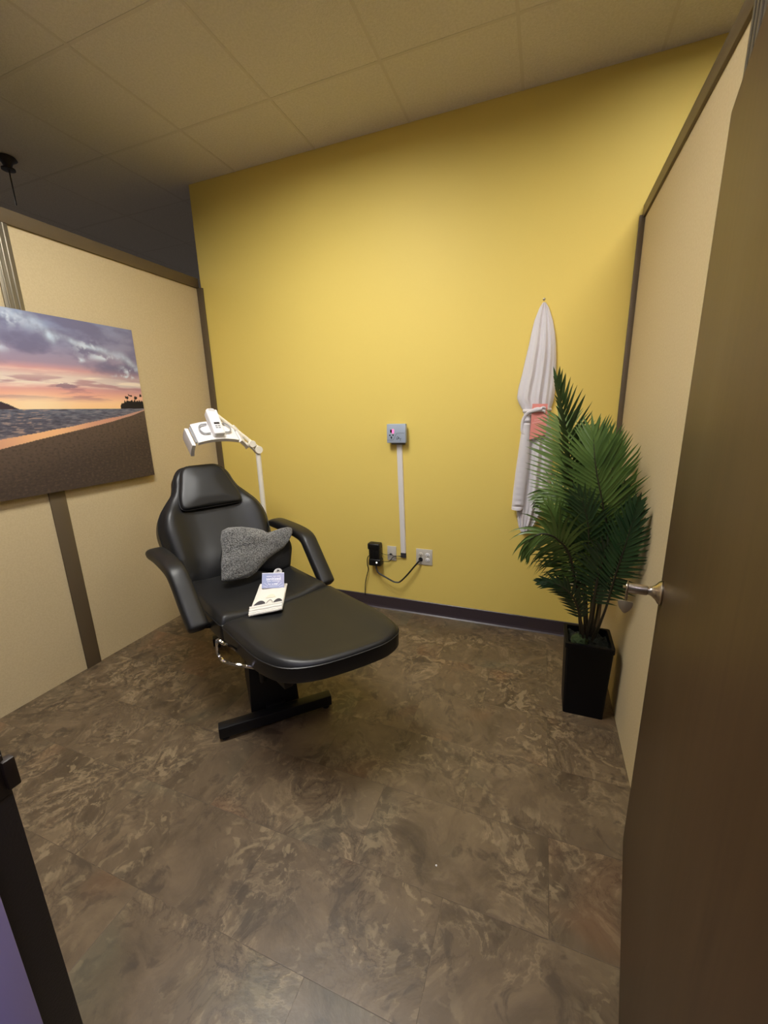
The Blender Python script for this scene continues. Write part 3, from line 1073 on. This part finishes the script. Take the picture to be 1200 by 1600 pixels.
b.box((-cw / 2, chh / 2 - e * 1.6, 0), (cw / 2, chh / 2, .0006), TC); b.build('white_edge', M['card_ink'], card, flat=True, world=True)

# ------------------------------------------------------------------ whitening lamp on its stand behind the chair
LPX, LPY = -1.714, 2.2
lamp = thing('treatment_lamp', 'white arched treatment lamp on a slim pole behind the black chair', 'lamp', (LPX, LPY, 0))
b = MB(); b.lathe([(.002, 0), (.105, 0), (.11, .008), (.10, .02), (.03, .045), (.024, .06), (.002, .06)], Matrix.Translation((LPX, LPY, 0)), 28); b.build('base', M['white_pole'], lamp, world=True)
b = MB(); b.tube([V((LPX, LPY, .05)), V((LPX, LPY, 1.22))], .0165, 16); b.build('pole', M['white_pole'], lamp, world=True)
LE = math.radians(48)
LN_ = U * math.cos(LE) + V((0, 0, 1)) * math.sin(LE)      # back face of the head
LDn = U * math.sin(LE) - V((0, 0, 1)) * math.cos(LE)      # down the back face
O = at(336, 676, 1.96)
TLm = frame(O, W, -LDn)       # x across, y up the face, z = out of the back
def curved_panel(x0, x1, y0, y1, th, R, T, n=10):
    b = MB()
    rings = []
    for k in range(n + 1):
        x = x0 + (x1 - x0) * k / n
        z = -R * x * x
        rings.append([T @ V((x, y0, z)), T @ V((x, y1, z)), T @ V((x, y1, z + th)), T @ V((x, y0, z + th))])
    b.rings(rings)
    return b


hd = curved_panel(-.119, .119, -.075, .075, .022, 1.4, TLm).build('lamp_head', M['white_plastic'], lamp, world=True)
for s, an in ((-1, 84), (1, 42)):
    Tw = TLm @ Matrix.Translation((s * (.132 if s < 0 else .124), -.006, -.018)) @ Matrix.Rotation(math.radians(an) * s, 4, 'Y')
    b = curved_panel(0, s * .085, -.07, .07, .02, 1.5, Tw, 6)
    b.build('side_wing', M['white_plastic'], lamp, world=True)
    b = MB(); b.tube([TLm @ V((s * .124, -.06, -.013)), TLm @ V((s * .124, .06, -.013))], .006, 8); b.build('hinge', M['grey_plastic'], lamp, world=True)
# control box on the back of the head
Tc = TLm @ Matrix.Translation((0, .03, .02)) @ Matrix.Rotation(math.radians(12), 4, 'X')
b = MB(); b.box((-.032, -.085, .0), (.032, .085, .055), Tc, bevel=.008, seg=3)
cb = b.build('control_box', M['white_plastic'], lamp, world=True)
b = MB(); b.box((-.016, -.02, .0545), (.016, -.008, .0565), Tc); b.build('display', M['dark_display'], cb, world=True, flat=True, label='small dark display')
for i in (0, 1):
    for j in (0, 1):
        b = MB(); b.box((-.014 + i * .016, -.042 + j * -.013 + .006, .0545), (-.001 + i * .016, -.034 + j * -.013 + .006, .057), Tc, bevel=.001); b.build('button', M['grey_plastic'], cb, world=True)
for s in (-1, 1):
    b = MB(); pts = [TLm @ V((s * .04, .045, .03)), TLm @ V((s * .075, .04, .028)), TLm @ V((s * .09, .01, .026)), TLm @ V((s * .075, -.025, .026)), TLm @ V((s * .04, -.03, .03))]
    b.tube(smooth_path(pts, 5), .0045, 8); b.build('handle', M['grey_plastic'], lamp, world=True)
# twin-bar arm from pole to head
J = V((LPX, LPY, 1.235))
E1 = Tc @ V((.0, .085, .03))
dirA = (E1 - J).normalized(); up = (V((0, 0, 1)) - dirA * dirA.z).normalized()
b = MB()
b.tube([J + up * .012, E1 + up * .008], .011, 10); b.tube([J - up * .016, E1 - up * .014], .008, 10)
b.build('arm', M['white_pole'], lamp, world=True)
for P, r in ((J, .024), (J + dirA * .055 + up * .004, .021)):
    b = MB(); ax = dirA.cross(up)
    b.lathe([(.002, -.024), (r, -.024), (r * 1.05, -.018), (r * 1.05, .018), (r, .024), (.002, .024)], frame(P, dirA, up), 16); b.build('joint', M['white_pole'], lamp, world=True)
b = MB(); b.lathe([(.002, -.03), (.02, -.03), (.02, .03), (.002, .03)], frame(E1, dirA, up), 14); b.build('joint', M['white_plastic'], lamp, world=True)

# ------------------------------------------------------------------ wall timer, raceway, plates, adapter, cords
wb = thing('wall_timer', 'blue-grey timer box with red digit on the yellow wall', 'timer', (-.908, D, 1.245))
b = MB(); b.box((-.975, D - .055, 1.247), (-.842, D - .022, 1.372), bevel=.006); case = b.build('case', M['box_grey'], wb, world=True)
b = MB(); b.box((-.955, D - .022, 1.235), (-.86, D, 1.36), bevel=.002); b.build('back_plate', M['box_dark'], wb, world=True, label='dark grey backing plate')
yf = D - .0555
b = MB(); b.box((-.949, yf - .001, 1.314), (-.937, yf + .003, 1.335)); b.build('display', M['dark_display'], case, world=True, flat=True)
b = MB(); b.box((-.937, yf - .001, 1.311), (-.923, yf + .003, 1.337), bevel=.002); b.build('digit_light', M['red_led'], case, world=True, label='glowing red digit')
for x, z in ((-.952, 1.298), (-.930, 1.299), (-.942, 1.286), (-.941, 1.280)):
    b = MB(); b.lathe([(.001, -.001), (.0055, -.001), (.005, .0015), (.001, .002)], frame((x, yf, z), (1, 0, 0), (0, 0, 1)) @ Matrix.Rotation(0, 4, 'X'), 12); b.build('button', M['ink'], case, world=True)
b = MB()
b.tube(smooth_path([V((-.974, yf, 1.266)), V((-.935, yf, 1.267)), V((-.925, yf, 1.274)), V((-.908, yf, 1.304)), V((-.898, yf, 1.311)), V((-.85, yf, 1.312))], 5), .0008, 5)
b.build('curve_line', M['ink'], case, world=True)
b = MB()
b.tube(smooth_path([V((-.888, yf, 1.282)), V((-.898, yf, 1.29)), V((-.904, yf, 1.281)), V((-.902, yf, 1.27)), V((-.89, yf, 1.285)), V((-.893, yf, 1.275)), V((-.885, yf, 1.28)), V((-.88, yf, 1.274)), V((-.872, yf, 1.279))], 4), .0012, 5)
b.tube([V((-.881, yf, 1.268)), V((-.876, yf, 1.266))], .0018, 5)
b.build('script_mark', M['ink'], case, world=True)

b = MB()
xa, xb = -.902, -.884
for z0, z1, m in ((.462, 1.236, 0),):
    rings = []
    for z in (z0, z1):
        x = xb + (xa - xb) * (z - .452) / (1.236 - .452)
        rings.append([V((x - .019, D, z)), V((x - .019, D - .012, z)), V((x - .015, D - .016, z)), V((x + .015, D - .016, z)), V((x + .019, D - .012, z)), V((x + .019, D, z))])
    b.rings(rings)
rw = tag(b.build('cable_raceway', M['raceway']), 'white cable raceway running down from the timer box', 'cable raceway')
b = MB(); b.box((-.904, D - .013, .425), (-.866, D - .002, .461)); ends = b.build('raceway_end', M['ink'], rw, world=True, flat=True, label='dark open end of the raceway')

# blank plate, double outlet, plate behind the palm
wp = thing('wall_plate', 'small plain wall plate between black adapter and raceway', 'wall plate', (-.975, D, .45))
b = MB(); b.box((-1.009, D - .006, .392), (-.940, D, .502), bevel=.0025); b.build('plate', M['plate_steel'], wp, world=True)
b = MB(); b.box((-.99, D - .009, .436), (-.972, D - .005, .446)); b.build('jack', M['ink'], wp, world=True, flat=True)
ou = thing('double_outlet', 'double wall outlet plate with one black plug in it', 'outlet', (-.731, D, .445))
b = MB(); b.box((-.790, D - .006, .385), (-.672, D, .503), bevel=.0025); pl = b.build('plate', M['plate_steel'], ou, world=True)
for x in (-.756, -.706):
    for z in (.462, .424):
        b = MB()
        b.lathe([(.001, -.001), (.0165, -.001), (.0165, .0015), (.015, .0025), (.001, .0025)], Matrix.Translation((x, D - .006, z)) @ Matrix.Rotation(PI / 2, 4, 'X') @ Matrix.Diagonal((1, .9, 1, 1)), 18)
        so = b.build('socket', M['white_plastic'] if x > -.72 else M['plate'], pl, world=True)
        b = MB()
        b.box((x - .007, D - .0095, z - .003), (x - .005, D - .0083, z + .007)); b.box((x + .005, D - .0095, z - .003), (x + .007, D - .0083, z + .007)); b.box((x - .002, D - .0095, z - .011), (x + .002, D - .0083, z - .007))
        b.build('slots', M['ink'], pl, world=True, flat=True)
wp2 = thing('wall_plate', 'pale wall plate half hidden behind the palm stems', 'wall plate', (.25, D, .41))
b = MB(); b.box((.205, D - .006, .365), (.290, D, .485), bevel=.0025); b.build('plate', M['plate'], wp2, world=True)

ad = thing('power_adapter', 'black power adapter on the yellow wall with a small light', 'power adapter', (-1.09, D, .37))
b = MB()
b.box((-1.136, D - .06, .372), (-1.052, D - .002, .515), bevel=.010, seg=3)
b.box((-1.143, D - .064, .478), (-1.048, D - .002, .526), bevel=.010, seg=3)
b.box((-1.136, D - .066, .357), (-1.043, D - .002, .408), bevel=.008, seg=3)
for x in (-1.118, -1.094, -1.07):
    b.box((x - .004, D - .066, .41), (x + .004, D - .05, .475), bevel=.002)
b.build('adapter_body', M['black_plastic'], ad, world=True)
b = MB(); b.lathe([(.001, 0), (.006, 0), (.005, .003), (.001, .004)], Matrix.Translation((-1.072, D - .066, .386)) @ Matrix.Rotation(PI / 2, 4, 'X'), 10); b.build('indicator_light', M['white_led'], ad, world=True)
yc = D - .02
b = MB()
pts = smooth_path([V((-1.085, D - .035, .37)), V((-1.082, D - .05, .335)), V((-1.06, D - .06, .305)), V((-1.0, D - .06, .275)), V((-.952, D - .058, .252)), V((-.925, D - .056, .247)), V((-.898, D - .05, .254)), V((-.85, D - .045, .305)), V((-.80, D - .04, .37)), V((-.775, D - .035, .402)), V((-.757, D - .02, .424))], 6)
b.tube(pts, .0058, 8)
cord = b.build('power_cord', M['black_plastic'], ad, world=True)
b = MB(); b.lathe([(.001, .0), (.016, .0), (.017, .012), (.013, .028), (.007, .034), (.001, .035)], frame((-.756, D - .009, .424), (1, 0, 0), (0, 0, -1)) , 14)
b.build('plug', M['black_rubber'], cord, world=True)
b = MB(); b.tube(smooth_path([V((-1.12, D - .03, .43)), V((-1.150, D - .025, .415)), V((-1.164, D - .02, .39)), V((-1.166, D - .02, .345)), V((-1.160, D - .02, .305)), V((-1.176, D - .02, .245)), V((-1.19, D - .018, .18)), V((-1.196, D - .016, .09))], 6), .0032, 7)
b.build('thin_cord', M['black_plastic'], ad, world=True)
b = MB()
b.tube(smooth_path([V((-1.05, D - .03, .382)), V((-1.0, D - .022, .386)), V((-.985, D - .016, .392)), V((-.965, D - .02, .42)), V((-.94, D - .018, .432)), V((-.886, D - .014, .438))], 6), .0026, 6)
b.tube(smooth_path([V((-1.05, D - .03, .45)), V((-1.01, D - .02, .436)), V((-.975, D - .012, .441)), V((-.955, D - .016, .434)), V((-.89, D - .013, .432))], 6), .0018, 6)
b.build('signal_wire', M['black_plastic'], ad, world=True)

# ------------------------------------------------------------------ robe on its hook
hook = thing('wall_hook', 'small hook above the white robe on yellow wall', 'hook', (-.04, D, 2.035))
b = MB(); b.lathe([(.001, 0), (.007, 0), (.006, .003), (.001, .004)], Matrix.Translation((-.04, D, 2.04)) @ Matrix.Rotation(PI / 2, 4, 'X'), 14)
b.tube(smooth_path([V((-.04, D - .004, 2.04)), V((-.04, D - .02, 2.03)), V((-.04, D - .03, 2.026)), V((-.04, D - .034, 2.034))], 5), .002, 8)
b.build('hook', M['steel'], hook, world=True)

robe = thing('robe', 'white belted robe hanging on the yellow wall beside the palm', 'robe', (-.05, D, .68))
YR = 2.615
edge = [(472, 848, 853), (480, 843, 858), (500, 835, 864), (520, 830, 867.5), (540, 826, 869), (560, 821, 869.5), (585, 815.5, 869), (605, 810, 868), (622, 807.5, 866), (630, 810, 864), (638, 815, 861), (645, 818, 858),
        (655, 819, 858), (670, 817, 862), (690, 814, 864), (715, 810, 864), (740, 807, 862), (770, 806, 858), (797, 806, 850), (812, 808, 842), (824, 810, 834), (831, 813, 829)]


def edge_at(y):
    for (a, l0, r0), (c, l1, r1) in zip(edge, edge[1:]):
        if y <= c:
            t = (y - a) / (c - a)
            return l0 + (l1 - l0) * t, r0 + (r1 - r0) * t
    return edge[-1][1:]


NR, NC = 90, 44
front, back = [], []
for j in range(NR + 1):
    py = 472 + (831 - 472) * j / NR
    l, r = edge_at(py)
    rf, rb = [], []
    g = j / NR
    full = .02 + .035 * sstep(0, .25, g)
    waist = math.exp(-((py - 646) / 14) ** 2)
    for i in range(NC + 1):
        s = i / NC
        px = l + (r - l) * s
        P = at(px, py, YR + .02)
        conv = s
        f = .42 * math.sin(conv * 22 + 1.2 + .9 * math.sin(g * 3.0)) + .3 * math.sin(conv * 39 + 2.5 * g + 2) + .35 * noise.noise(V((s * 7, g * 5, 3)))
        prof = math.sin(PI * min(1, max(0, s))) ** .45 if 0 < s < 1 else 0
        dep = full * (.55 + .3 * f * (1 - .4 * waist)) * prof * (1 - .35 * waist) + .006
        hem = .0
        rf.append(V((P.x, D - .006 - dep, P.z))); rb.append(V((P.x, D - .004, P.z)))
    front.append(rf); back.append(rb)
b = MB()
for g in (front, back):
    gv = [[b.bm.verts.new(p) for p in row] for row in g]
    for r0, r1 in zip(gv, gv[1:]):
        for i in range(NC):
            b.face((r0[i], r0[i + 1], r1[i + 1], r1[i]))
loop = lambda G: [r[0] for r in G] + G[-1][1:] + [r[-1] for r in reversed(G)][1:] + list(reversed(G[0]))[1:-1]
b.rings([loop(back), loop(front)], True, False, False)
b.build('robe_body', M['robe'], robe, world=True, doubles=True)
# sleeve hanging at the left
sl = [(648, 819, 830), (665, 816, 830), (690, 812, 829), (715, 808.5, 827), (740, 805, 825), (765, 802, 822), (790, 799.5, 819), (797, 799, 816)]
rings = []
for (y0, l0, r0), (y1, l1, r1) in zip(sl, sl[1:]):
    for k in range(8):
        t = k / 8
        py = y0 + (y1 - y0) * t; l = l0 + (l1 - l0) * t; r = r0 + (r1 - r0) * t
        cpt = at((l + r) / 2, py, D - .045)
        hw = (at(r, py, D - .045) - at(l, py, D - .045)).length / 2
        wr = .005 * math.sin(py * .72) + .003 * math.sin(py * 1.3 + 1)
        ring = []
        for a in range(18):
            th = a / 18 * 2 * PI
            ring.append(V((cpt.x + math.cos(th) * hw, D - .042 + math.sin(th) * (.026 + wr * (1 if math.sin(th) < 0 else 0)), cpt.z)))
        rings.append(ring)
b = MB(); b.rings(rings); b.build('sleeve', M['robe'], robe, world=True)
# belt with knot and hanging end
b = MB()
pts = [at(818, 642, D - .03), at(830, 642, D - .055), at(842, 641, D - .062), at(852, 640, D - .055), at(860, 640, D - .03)]
b.tube(smooth_path(pts, 6), .010, 10, flat=1.0)
kn = at(838, 641, D - .068)
b.tube(smooth_path([kn + V((-.022, 0, -.004)), kn + V((0, -.006, .002)), kn + V((.03, -.004, .006))], 5), [.012] * 3 + [.014] * 5 + [.012] * 3, 10)
b.tube(smooth_path([kn + V((.015, -.006, .004)), kn + V((.035, -.004, .016)), kn + V((.048, .0, .010))], 5), .006, 8)
b.tube(smooth_path([kn + V((.02, -.006, -.002)), kn + V((.042, -.004, -.006)), kn + V((.046, .0, -.014))], 5), .006, 8)
b.tube(smooth_path([kn + V((-.01, 0, -.006)), kn + V((-.045, .004, -.012)), kn + V((-.07, .006, -.05)), kn + V((-.075, .008, -.10)), kn + V((-.07, .008, -.125)), kn + V((-.055, .008, -.135))], 6), .008, 8)
b.build('belt', M['robe'], robe, world=True, label='white tied belt')

tg = thing('robe_tag', 'coral paper card tucked behind the belt knot of the white robe', 'tag', at(842, 660, D - .06))
Pq = [at(x, y, D - .062) for x, y in ((827, 687), (853, 679), (856, 631), (832, 631))]
b = MB(); nn = V((0, -.0012, 0))
b.rings([Pq, [p + nn for p in Pq]]); b.build('card', M['tag'], tg, flat=True, world=True)


def tq(s, t, off=.0016):
    p = (Pq[3] * (1 - s) + Pq[2] * s) * (1 - t) + (Pq[0] * (1 - s) + Pq[1] * s) * t
    return p + V((0, -off, 0))


b = MB()
for s0, s1, t in ((.36, .68, .385), (.22, .76, .46), (.10, .84, .535)):
    for k in range(int((s1 - s0) / .085)):
        a = s0 + k * .085
        pts = [tq(a, t + .018), tq(a + .018, t - .016), tq(a + .035, t + .016), tq(a + .055, t - .014), tq(a + .064, t + .016)]
        b.tube(pts, .0013, 4)
b.build('lettering', M['tag_ink'], tg, world=True, flat=True)

# ------------------------------------------------------------------ potted palm
PX0, PX1, PY0, PY1, PZ = .165, .365, 1.895, 2.085, .385
palm = thing('potted_palm', 'artificial palm in a tall black square planter beside the yellow wall', 'plant', ((PX0 + PX1) / 2, (PY0 + PY1) / 2, 0))


def sq(x0, x1, y0, y1, z, r=.012):
    o = rounded([(x0, y0), (x1, y0), (x1, y1), (x0, y1)], r, 4, .2)
    return [V((x, y, z)) for x, y in o]


b = MB()
g = .012
b.rings([sq(PX0 + g, PX1 - g, PY0 + g, PY1 - g, 0), sq(PX0 + g, PX1 - g, PY0 + g, PY1 - g, .004), sq(PX0, PX1, PY0, PY1, PZ - .03), sq(PX0 - .004, PX1 + .004, PY0 - .004, PY1 + .004, PZ - .025), sq(PX0 - .004, PX1 + .004, PY0 - .004, PY1 + .004, PZ),
         sq(PX0 + .010, PX1 - .010, PY0 + .010, PY1 - .010, PZ), sq(PX0 + .012, PX1 - .012, PY0 + .012, PY1 - .012, PZ - .06)])
b.build('planter', M['pot'], palm, world=True)
b = MB()
n = 14
gv = [[b.bm.verts.new((PX0 + .012 + (PX1 - PX0 - .024) * i / n, PY0 + .012 + (PY1 - PY0 - .024) * j / n, PZ - .028 + .02 * noise.noise(V((i * .5, j * .5, 1))) + .025 * math.exp(-((i - 6.5) ** 2 + (j - 7) ** 2) / 18))) for i in range(n + 1)] for j in range(n + 1)]
for r0, r1 in zip(gv, gv[1:]):
    for i in range(n):
        b.face((r0[i], r0[i + 1], r1[i + 1], r1[i]))
b.build('soil', M['soil'], palm, world=True)
b = MB()
r = bmesh.ops.create_icosphere(b.bm, subdivisions=3, radius=1)
for v in r['verts']:
    k = 1 + .25 * noise.noise(v.co * 2.2) + .1 * noise.noise(v.co * 7)
    v.co = V((.225, 1.945, PZ - .004)) + V((v.co.x * .036, v.co.y * .032, v.co.z * .03)) * k
for f in b.bm.faces:
    f.smooth = True
b.build('moss', M['moss'], palm, world=True)


def leaflet(b, p, d, nrm, L, w, sag, seg=5):
    """a folded lance-shaped blade"""
    side = d.cross(nrm).normalized()
    prev = None
    pts = []
    q = p.copy(); dd = d.copy()
    for k in range(seg + 1):
        t = k / seg
        ww = w * (min(1, t * 5 + .25)) * (1 - t ** 2.2) if t < 1 else 0
        fold_ = nrm * ww * .35
        pts.append((q - side * ww + fold_, q.copy(), q + side * ww + fold_))
        dd = (dd + V((0, 0, -1)) * sag / seg).normalized()
        q = q + dd * (L / seg)
    vs = [[b.bm.verts.new((min(c.x, .400), min(c.y, 2.645), c.z)) for c in tr] for tr in pts[:-1]]
    tip = pts[-1][1]
    tv = b.bm.verts.new((min(tip.x, .401), min(tip.y, 2.646), tip.z))
    for a, c in zip(vs, vs[1:]):
        b.face((a[0], a[1], c[1], c[0])); b.face((a[1], a[2], c[2], c[1]))
    b.face((vs[-1][0], vs[-1][1], tv)); b.face((vs[-1][1], vs[-1][2], tv))


def frond(pts, L, t0=.45, n=26, yawv=0.0, keel=25, sag=.5, m='leaf', w=.0085, tipa=18, basea=62, both=(1, 1), seed=0, stem_r=.0065, tilt=0.0):
    rnd = random.Random(seed)
    path = smooth_path([at(*q) for q in pts], 10)
    N_ = len(path)
    fb = MB()
    cum = [0]
    for a, c in zip(path, path[1:]):
        cum.append(cum[-1] + (c - a).length)
    tot = cum[-1]

    def pos(t):
        s = t * tot
        for i in range(N_ - 1):
            if cum[i + 1] >= s:
                k = (s - cum[i]) / (cum[i + 1] - cum[i] + 1e-9)
                return path[i].lerp(path[i + 1], k), (path[min(i + 2, N_ - 1)] - path[max(i - 1, 0)]).normalized()
        return path[-1], (path[-1] - path[-2]).normalized()
    for k in range(n):
        t = t0 + (1 - t0) * (k + .5) / n
        f = (k + .5) / n
        p, T_ = pos(t)
        view = (CAM - p); view.z *= .4; view.normalize()
        vv = Matrix.Rotation(yawv, 3, 'Z') @ view
        S = T_.cross(vv).normalized()
        nn = S.cross(T_).normalized()
        ll = L * (math.sin(PI * (.18 + .72 * f)) ** .8) * (1 if f < .9 else .95)
        al = math.radians(basea + (tipa - basea) * f)
        for s in (-1, 1):
            mul = both[0] if s < 0 else both[1]
            if mul <= 0:
                continue
            ka = math.radians(keel)
            sd = (S * s * math.cos(ka) + nn * math.sin(ka))
            d = (T_ * math.cos(al) + sd * math.sin(al)).normalized()
            d = (d + V((rnd.uniform(-.06, .06), rnd.uniform(-.06, .06), rnd.uniform(-.05, .05)))).normalized()
            up = (nn - d * nn.dot(d)).normalized()
            leaflet(fb, p, d, up, ll * mul * rnd.uniform(.92, 1.06), w * rnd.uniform(.9, 1.1), sag * rnd.uniform(.8, 1.2))
    p, T_ = pos(.985)
    leaflet(fb, p, T_, V((0, -1, 0)), L * .45, w, .1)
    fo = fb.build('frond', M[m], palm, world=True)
    sb = MB()
    rad = [stem_r * (1 - .75 * i / (N_ - 1)) for i in range(N_)]
    sb.tube([V((min(q.x, .40), q.y, q.z)) for q in path], rad, 7)
    sb.build('stem', M['stem'] if m != 'leaf_lit' else M['stem'], fo, world=True)
    return fo


# root px,py,Y then along the midrib to the tip
frond([(909, 1002, 1.98), (905, 930, 1.98), (902, 850, 1.98), (895, 760, 1.96), (884, 670, 1.95), (870, 597, 1.95)], .19, .36, 32, yawv=.6, keel=30, sag=.22, m='leaf_mid', seed=1, w=.0085, both=(.6, 1.05))
frond([(922, 1000, 2.0), (932, 930, 1.97), (950, 850, 1.92), (943, 795, 1.90), (931, 730, 1.90), (927, 680, 1.92)], .24, .48, 30, yawv=-.15, keel=10, sag=.15, m='leaf', seed=2, w=.0085, basea=66)
frond([(915, 1000, 2.04), (910, 900, 2.10), (900, 800, 2.2), (888, 720, 2.28), (876, 655, 2.32)], .25, .45, 30, yawv=.3, keel=10, sag=.12, m='leaf_lit', seed=3, basea=78, tipa=40)
frond([(908, 1002, 1.96), (902, 930, 1.92), (890, 868, 1.88), (870, 842, 1.84), (848, 834, 1.82), (830, 842, 1.82), (822, 858, 1.83)], .19, .44, 30, yawv=.1, keel=-8, sag=1.5, m='leaf', seed=4, basea=78)
frond([(925, 1000, 1.96), (945, 955, 1.90), (960, 905, 1.84), (978, 850, 1.80), (996, 790, 1.78)], .15, .40, 26, yawv=-.5, keel=10, sag=.2, m='leaf_shaded', seed=5)
frond([(912, 1004, 1.94), (908, 972, 1.90), (898, 938, 1.86), (880, 918, 1.84), (862, 911, 1.84), (846, 908, 1.84)], .10, .35, 16, yawv=0.0, keel=5, sag=.35, m='leaf_shaded', seed=6, basea=45)
frond([(918, 1000, 2.02), (915, 920, 2.06), (908, 850, 2.12), (888, 790, 2.2), (862, 765, 2.26), (846, 780, 2.28)], .20, .45, 24, yawv=.2, keel=5, sag=.6, m='leaf', seed=7)
frond([(920, 1000, 2.05), (925, 920, 2.08), (924, 830, 2.12), (918, 750, 2.14), (912, 690, 2.15)], .22, .42, 28, yawv=0.1, keel=12, sag=.25, m='leaf', seed=8)
frond([(928, 1000, 2.0), (950, 940, 1.98), (966, 880, 1.93), (972, 820, 1.90), (975, 770, 1.90)], .16, .38, 26, yawv=-.3, keel=10, sag=.4, m='leaf_shaded', seed=9)
frond([(914, 1000, 1.99), (913, 940, 1.96), (915, 890, 1.92), (920, 840, 1.90), (915, 800, 1.90), (905, 775, 1.9)], .18, .35, 24, yawv=.1, keel=10, sag=.5, m='leaf_shaded', seed=10)
frond([(924, 1000, 2.04), (938, 930, 2.06), (948, 850, 2.08), (956, 770, 2.1), (955, 690, 2.12)], .22, .42, 26, yawv=-.2, keel=10, sag=.25, m='leaf', seed=11)
frond([(916, 1000, 1.95), (925, 950, 1.90), (935, 900, 1.88), (945, 870, 1.86), (955, 860, 1.84), (962, 872, 1.84)], .15, .40, 20, yawv=.0, keel=5, sag=.6, m='leaf_shaded', seed=12)
frond([(910, 1000, 2.0), (902, 940, 2.0), (893, 890, 1.98), (880, 850, 1.96), (868, 815, 1.95), (858, 795, 1.95)], .18, .40, 24, yawv=.2, keel=8, sag=.55, m='leaf', seed=13)

# crumb on the floor
b = MB()
r = bmesh.ops.create_icosphere(b.bm, subdivisions=2, radius=1)
for v in r['verts']:
    k = 1 + .35 * noise.noise(v.co * 1.7)
    v.co = V((-.238, 1.01, .0022)) + V((v.co.x * .0035, v.co.y * .003, v.co.z * .0022)) * k
tag(b.build('crumb', M['white_plastic']), 'tiny white crumb lying on the brown tile floor', 'crumb')

# ------------------------------------------------------------------ world and view
w = bpy.data.worlds.new('world'); sc.world = w
w.use_nodes = True
w.node_tree.nodes['Background'].inputs[0].default_value = (1.0, 0.95, 0.92, 1)
w.node_tree.nodes['Background'].inputs[1].default_value = 0.09
sc.view_settings.view_transform = 'Standard'
sc.view_settings.look = 'None'
sc.view_settings.gamma = 1.0
sc.view_settings.use_curve_mapping = False
sc.view_settings.exposure = 0.0
